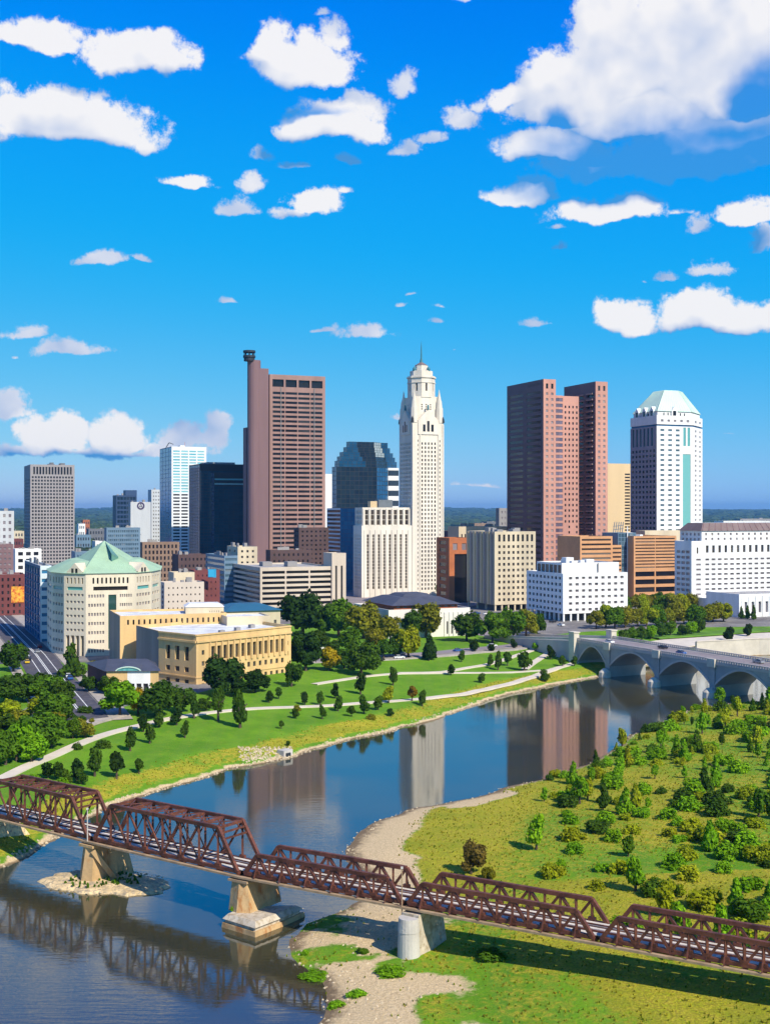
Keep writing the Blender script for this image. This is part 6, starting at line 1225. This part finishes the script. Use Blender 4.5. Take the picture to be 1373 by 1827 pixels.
LT = [ # px, py(base), height px, width px, kind, colour, label
 (24,1199,48,52,'round','dark','dark tree at the left edge beside the cross street'),(20,1255,46,54,'round','dark','dark tree at the left edge, back row of the wood by the street'),(52,1252,48,56,'round','dark','dense dark tree second from left in the back row of the wood'),(84,1254,46,52,'round','mid','mid green tree third from left in the back row of the wood'),(110,1256,42,44,'round','dark','dark tree at the street end of the wood back row'),
 (98,1294,52,54,'round','mid','large mid green tree standing over the bend of the street'),(114,1290,40,40,'round','dark','dark tree half hidden behind the one at the street bend'),(62,1286,38,46,'round','lime','yellow-green tree lit in the middle of the left wood'),(14,1296,42,46,'round','lime','yellow-green tree at the left edge in the middle of the wood'),(36,1312,40,44,'round','olive','olive tree between the yellow-green ones in the left wood'),
 (64,1338,64,66,'round','mid','biggest mid green tree in the front of the left wood'),(30,1360,62,60,'round','bright','bright green tree front left of the wood, beside the pale wall'),(92,1334,54,48,'round','mid','mid green tree right of the biggest one in the left wood'),(10,1366,56,50,'round','mid','mid green tree at the very left edge above the rail bridge'),(56,1362,46,48,'round','bright','bright green tree at the foot of the left wood by the path'),(6,1330,50,48,'round','dark','dark tree at the left edge between two bright ones'),(88,1312,40,40,'round','olive','olive tree at the shady core of the left wood'),
 (130,1320,32,30,'round','mid','small round tree by the pale wall right of the left wood'),(152,1318,34,30,'round','olive','small olive tree where the street meets the lawn path'),(140,1300,24,26,'round','dark','small dark tree beside the plaza at the end of the street'),
 (129,1208,60,46,'cone','dark','tall dark pointed tree in front of the green-roofed office'),(174,1222,38,30,'round','olive','olive tree beside the slate roofed wing'),(158,1234,28,28,'round','dark','dark small tree by parked cars on the street'),(196,1240,30,34,'round','dark','dark tree in front of the slate roofed wing'),(153,1272,15,38,'shrub','dark','clipped dark hedge at the end of the street'),
 (214,1280,58,64,'round','bright','vivid green tree left of the courthouse front'),(246,1276,44,20,'round','yellow','narrow golden tree right of the vivid green one'),(284,1280,58,66,'round','dark','wide dark tree in front of the courthouse wing'),(322,1274,44,46,'round','dark','dark tree between wide dark tree and courthouse corner'),
 (396,1244,66,74,'round','vdark','large very dark tree hiding the middle of the colonnade'),(455,1236,36,50,'round','vdark','low very dark tree under the right half of the colonnade'),(425,1244,30,36,'round','vdark','small dark tree between the two dark ones at the colonnade'),
 (346,1283,42,22,'young','dark','slim dark tree on the path corner below the courthouse'),(389,1288,58,28,'young','dark','tall slim dark tree beside the path below the colonnade'),(428,1300,64,28,'young','dark','tallest slim dark tree standing on the lawn below the colonnade'),(368,1270,24,24,'round','dark','small dark tree between the slim ones by the path'),
 (588,1198,38,42,'round','yellow','round golden tree among dark trees right of the courthouse'),
 (540,1134,72,86,'round','vdark','huge very dark tree in front of the striped parking block'),(578,1136,54,50,'round','dark','dark tree right of the huge one behind the courthouse'),(545,1198,64,60,'round','vdark','very dark tree against the right end of the courthouse'),(604,1136,60,54,'round','mid','mid green tree left of the civic hall'),(648,1140,60,60,'round','olive','olive tree in front of the left end of the civic hall'),(568,1164,36,40,'round','dark','dark tree between courthouse end and golden tree, behind'),(614,1194,36,34,'round','dark','dark tree just right of the golden tree'),(644,1206,60,54,'round','dark','large dark tree in front of the grove right of the golden tree'),(668,1172,46,46,'round','olive','brownish olive tree in the middle of the grove'),(696,1148,44,44,'round','olive','olive tree under the civic hall wall, centre'),(706,1174,38,32,'round','dark','dark narrow tree in the grove centre'),(728,1174,52,46,'round','lime','yellow-olive tree at the front right of the grove'),(760,1138,56,58,'round','olive','tall olive tree against the white wall of the civic hall'),(736,1140,46,42,'round','dark','dark tree left of the tall olive one'),(766,1178,44,34,'cone','vdark','dark pointed tree at the right tip of the grove'),(832,1144,48,58,'round','dark','dark tree right of the civic hall pilasters'),(878,1148,50,54,'round','mid','mid green tree left half of the clump by the white office'),(908,1146,54,54,'round','mid','mid green tree in the middle of the clump by the white office'),(938,1141,48,48,'round','olive','olive tree right half of the clump by the white office'),(957,1132,38,36,'round','dark','dark tree at the right end of the clump by the white office'),(594,1172,26,28,'round','dark','small dark tree right above the golden tree'),(684,1176,32,32,'round','dark','small dark tree low in the grove centre'),(626,1164,40,44,'round','mid','mid green tree at the left of the grove, second row'),(520,1226,40,38,'round','dark','dark tree at the courthouse steps'),
 (787,1066,20,24,'round','bright','small bright tree at the foot of the cream tower'),(817,1074,22,24,'round','dark','small dark tree below the orange brick block'),
 (1141,1090,30,36,'round','olive','olive tree in front of the terraced brick office, left'),(1182,1088,30,44,'round','dark','dark round tree in front of the terraced brick office, right'),(1024,1100,14,34,'round','olive','flat olive tree by the lower corner of the white office'),
 (1344,1106,26,14,'cone','dark','dark pointed tree before the white pavilion, right one'),(1333,1105,24,13,'cone','dark','dark pointed tree before the white pavilion, middle one'),(1322,1105,22,13,'cone','dark','dark pointed tree before the white pavilion, left one'),
 (1300,1148,26,20,'round','vdark','dark tree on the striped lawn beyond the bridge, left one'),(1334,1138,22,18,'round','vdark','dark tree on the striped lawn beyond the bridge, right one'),
 (840,1562,54,48,'round','brownish','bushy brownish-green tree alone on the meadow above the rail bridge'),
]
for q in LT: tpx(*q)
YT = [(232,1342,44,24),(267,1328,36,20),(330,1319,30,18),(169,1387,50,28),(208,1391,46,28),(248,1382,26,18),(136,1394,40,28),(106,1394,34,28),(145,1402,26,26),(86,1391,30,28),(256,1307,34,24),(283,1299,28,22),(315,1295,28,24),(118,1404,28,26),
 (544,1259,24,17),(571,1259,26,15),(575,1284,24,15),(603,1270,26,17),(627,1280,18,17),(649,1276,32,21),(674,1268,26,20),(696,1279,13,14),(753,1262,30,16),(598,1247,26,17),(643,1240,38,24),(701,1224,32,18),(804,1206,20,16),(823,1182,22,14),(843,1163,22,16),(527,1284,20,15),(765,1180,26,16),(858,1220,18,18),(874,1190,20,14),(888,1197,32,16),(905,1189,24,18),(935,1198,36,28),(971,1217,20,20),(982,1178,24,18),(1024,1189,18,14),(847,1164,24,15),(877,1164,14,14),(916,1158,16,16),(1003,1190,20,16),(480,1255,22,16),(497,1248,20,16)]
YT.sort()
ordn = ['first','second','third','fourth','fifth','sixth','seventh','eighth','ninth','tenth','eleventh','twelfth','thirteenth','fourteenth','fifteenth','sixteenth','seventeenth','eighteenth','nineteenth','twentieth']
A_ = [q for q in YT if q[0] < 400]; B_ = [q for q in YT if 400 <= q[0] < 780]; C_ = [q for q in YT if q[0] >= 780]
for lst, where in ((A_, 'on the lower left lawn by the rail bridge'), (B_, 'along the middle lawn path'), (C_, 'on the slope left of the arch bridge')):
    for i, q in enumerate(lst): tpx(*q, 'young', 'dark' if i % 3 else 'vdark', '%s young tree from the left %s' % (ordn[i], where), group='young trees on the riverside lawns')
for q in [(693,1255,28,24,'young','lime','yellow-green young tree beside the middle lawn path'),(735,1252,26,17,'young','autumn','orange-tinted young tree beside the middle lawn path'),(1010,1173,30,16,'young','autumn','rusty orange young tree by the bridge pylon'),(953,1162,14,13,'young','bright','little bright tree above the hill path'),(977,1154,12,12,'young','yellow','little yellow tree at the top of the hill path'),(660,1284,12,22,'shrub','olive','olive shrub at the lawn edge below the path'),(502,1302,14,11,'young','dark','tiny sapling alone in the wide green lawn'),(513,1332,10,10,'young','dark','tiniest sapling low on the wide green lawn'),(185,1336,18,32,'shrub','dark','low dark shrub at the top of the left lawn'),(138,1339,16,24,'shrub','dark','low dark shrub by the pale wall'),(530,1276,16,15,'young','olive','small olive sapling above the lawn path'),(110,1408,26,30,'shrub','bright','bright bush at the shore behind the left truss'),(60,1402,26,34,'shrub','bright','bright bush under the pale wall behind the left truss'),(90,1412,20,28,'shrub','mid','green bush low behind the left truss')]: tpx(*q)
# promenade rows beyond the arch bridge
k = 0
for row, (y0_, y1_, n, hh, cols) in enumerate(((1098, 1090, 13, 30, ('olive', 'mid', 'olive', 'lime')), (1122, 1110, 14, 34, ('olive', 'lime', 'mid', 'olive')), (1146, 1130, 9, 24, ('dark', 'mid', 'dark', 'bright')))):
    for i in range(n):
        px = (1022 if row == 0 else 1064 if row == 1 else 1112)+i*(17.5 if row < 2 else 17)+tr_.uniform(-3, 3); py = y0_+(y1_-y0_)*i/n+tr_.uniform(-2, 2)
        tpx(px, py, hh*tr_.uniform(.8, 1.1), hh*tr_.uniform(.85, 1.15), 'round', cols[i % 4], '%s tree from the left in the %s promenade row beyond the arch bridge' % (ordn[i], ('back', 'middle', 'front')[row]), group='promenade trees beyond the arch bridge')
# near bank shrubs and small trees
sr = random.Random(21); cnt = 0; placed = []
def river_d(x, y): return min(math.dist((x, y), q) for q in RIGHT)
for _ in range(9000):
    if cnt >= 290: break
    x, y = sr.uniform(16, 175), sr.uniform(150, 425)
    i = min(np.searchsorted(AX, x), len(AX)-1); j = min(np.searchsorted(AY, y), len(AY)-1)
    if IS_L[j, i] or INS[j, i]: continue
    dd_ = DD[j, i]
    if y > 285 and dd_ > 26 and sr.random() < .6: continue
    if dd_ < (1.6 if y > 285 else 16) or dd_ > 75: continue
    if y < 215 and (x < 34 or abs((x-2.8)*.507+(y-182.8)*.862) < 12): continue
    if 215 <= y < 300 and x < 24+.18*(y-215): continue
    if any(math.dist((x, y), q) < (2.6 if y > 285 else 3.6) for q in placed): continue
    placed.append((x, y)); cnt += 1; h = sr.uniform(1.5, 4.6); kind = 'shrub' if sr.random() < .7 else 'young' if sr.random() < .6 else 'cone'
    if kind != 'shrub': h *= 1.5
    col = sr.choice(['bright', 'bright', 'bright', 'lime', 'lime', 'mid', 'dark', 'bright'])
    what = {'shrub': 'leafy shrub', 'young': 'slender young tree', 'cone': 'pointed young tree'}[kind]; cw = {'bright': 'bright green', 'mid': 'mid green', 'lime': 'yellow-green', 'dark': 'dark green'}[col]
    wh = 'just behind the low pony trusses' if y < 215 else 'at the water edge of the near bank' if dd_ < 6 else 'near the end of the arch bridge' if y > 375 else 'towards the right edge of the near bank' if x > 85 else 'in the meadow above the pony trusses' if y < 290 else 'half way along the near bank'
    plant(x, y, height(x, y), h, h*(1.55 if kind == 'shrub' else .7), kind, col, '%s %s %s' % (cw, what, wh), group='%s %ss %s' % (cw, what, wh))
for q in [(352,0)]: pass
for px, py, hp, wp, col, lab in [(545,1705,12,14,'bright','green tuft at the tip of the gravel bar'),(560,1748,14,60,'bright','long low green bush at the water edge of the gravel bar'),(640,1782,14,40,'bright','low green bush in the middle of the gravel bar'),(600,1802,12,40,'bright','low green bush at the bottom of the gravel bar'),(645,1704,14,26,'mid','small green bush on the gravel beside the deck shadow'),(870,1570,26,26,'olive','olive bush right of the lone brownish tree'),(690,1742,16,60,'bright','wide low green bush right of the gravel patches'),(875,1712,24,60,'mid','green thicket under the last pony truss'),(418,1622,9,9,'bright','tiny green tuft growing on the pale plinth')]:
    if 'plinth' in lab: x, y = pt(414, 197.5); plant(x, y, 2.2, .9, 1.0, 'shrub', col, lab)
    else: tpx(px, py, hp, wp, 'shrub', col, lab)
# tufts on the islet
def tufts(name, pts, hmin, hmax, col, wid=.25):
    e = MB(); rg = random.Random(4)
    for x, y, z in pts:
        h = rg.uniform(hmin, hmax)
        for _ in range(3):
            a = rg.uniform(0, 6.28); l = rg.uniform(.1, .5)*h; w = wid*rg.uniform(.6, 1.2); ca, sa = math.cos(a), math.sin(a)
            e.face([(x-sa*w, y+ca*w, z-.05), (x+sa*w, y-ca*w, z-.05), (x+ca*l+sa*w*.4, y+sa*l-ca*w*.4, z+h), (x+ca*l-sa*w*.4, y+sa*l+ca*w*.4, z+h*.92)])
    o = e.build(name, LEAF, kind='stuff')
    if o: o.color = (*col, 1)
P_ = []; rg = random.Random(8)
for _ in range(90): a = rg.uniform(0, 6.28); k = rg.random()**.5*.7; P_.append((ISL[0]+10*k*math.cos(a), ISL[1]+6*k*math.sin(a)-1, .75))
tufts('islet_weeds', P_, .3, .8, TCOL['mid'], .3)
P1_, P2_ = [], []
for _ in range(44000):
    x, y = rg.uniform(-90, 130), rg.uniform(150, 520); i = min(np.searchsorted(AX, x), len(AX)-1); j = min(np.searchsorted(AY, y), len(AY)-1)
    z = zone[j, i]
    if DD[j, i] < 1.5 or DD[j, i] > 80: continue
    if z[1] > .4: (P1_ if rg.random() < .62 else P2_).append((x, y, height(x, y)))
    elif z[2] > .3 and not IS_L[j, i] and y < 205 and rg.random() < .12: P2_.append((x, y, height(x, y)))
tufts('meadow_grass', P1_, .12, .38, (.32, .29, .03), .16); tufts('green_meadow_grass', P2_, .12, .36, (.20, .25, .016), .16)
# ================================================================== far woods
e = MB(); rg = random.Random(77); nW = 0
while nW < 5200:
    r_ = 1350+(16000-1350)*rg.random()**1.7; a = rg.uniform(-.5, .5); x, y = r_*math.sin(a), r_*math.cos(a)
    if math.sin(x*.0016+1.3)*math.sin(y*.0011+.4)+rg.uniform(-.6, .6) < -.25 and r_ < 5000: continue
    s = rg.uniform(7, 16)*(1+r_/2600); h = rg.uniform(8, 15)*(1+r_/16000); z = height(x, y); n = 7; nW += 1
    R0_ = [(x+s*rg.uniform(.8, 1.2)*math.cos(6.283*i/n), y+s*rg.uniform(.8, 1.2)*math.sin(6.283*i/n)) for i in range(n)]; R1_ = [lerp((x, y), q, rg.uniform(.5, .75)) for q in R0_]
    e.frustum(R0_, z-2, R0_, z+h*.45, cap=False)
    for i in range(n): j = (i+1) % n; e.face([(*R0_[i], z+h*.45), (*R0_[j], z+h*.45), (*R1_[j], z+h*rg.uniform(.85, 1.05)), (*R1_[i], z+h*rg.uniform(.85, 1.05))])
    e.face([(*q, z+h) for q in R1_])
e.build('distant_woods', mat('woodland_canopy', (.030, .062, .020), .95, .35, .01, col2=(.055, .085, .022)), kind='stuff')
# city trees between downtown blocks
for i, (px, py, D_) in enumerate([(146,985,1000),(160,978,1050),(172,990,980),(140,1000,900),(178,1000,900),(812,975,1000),(826,985,950),(36,960,1300),(30,1012,900)]):
    x, y = pt(px, D_); plant(x, y, GZ, 11, 11, 'round', ('dark', 'mid', 'olive')[i % 3], '%s street tree among the far downtown blocks' % ('dark', 'green', 'olive')[i % 3], group='far street trees')
# ================================================================== haze
hz = MB(); hz.prism([(-24000, -300), (24000, -300), (24000, 25000), (-24000, 25000)], -6, 215, 0, True)
hm = bpy.data.materials.new('thin_air'); hm.use_nodes = True; t = hm.node_tree; t.nodes.clear(); pv_ = t.nodes.new('ShaderNodeVolumePrincipled'); pv_.inputs['Color'].default_value = (.22, .56, 1, 1); pv_.inputs['Density'].default_value = 5e-5; pv_.inputs['Anisotropy'].default_value = .2
o = t.nodes.new('ShaderNodeOutputMaterial'); t.links.new(pv_.outputs[0], o.inputs['Volume'])
HAZE = True
if HAZE: hz.build('haze', hm, kind='stuff')
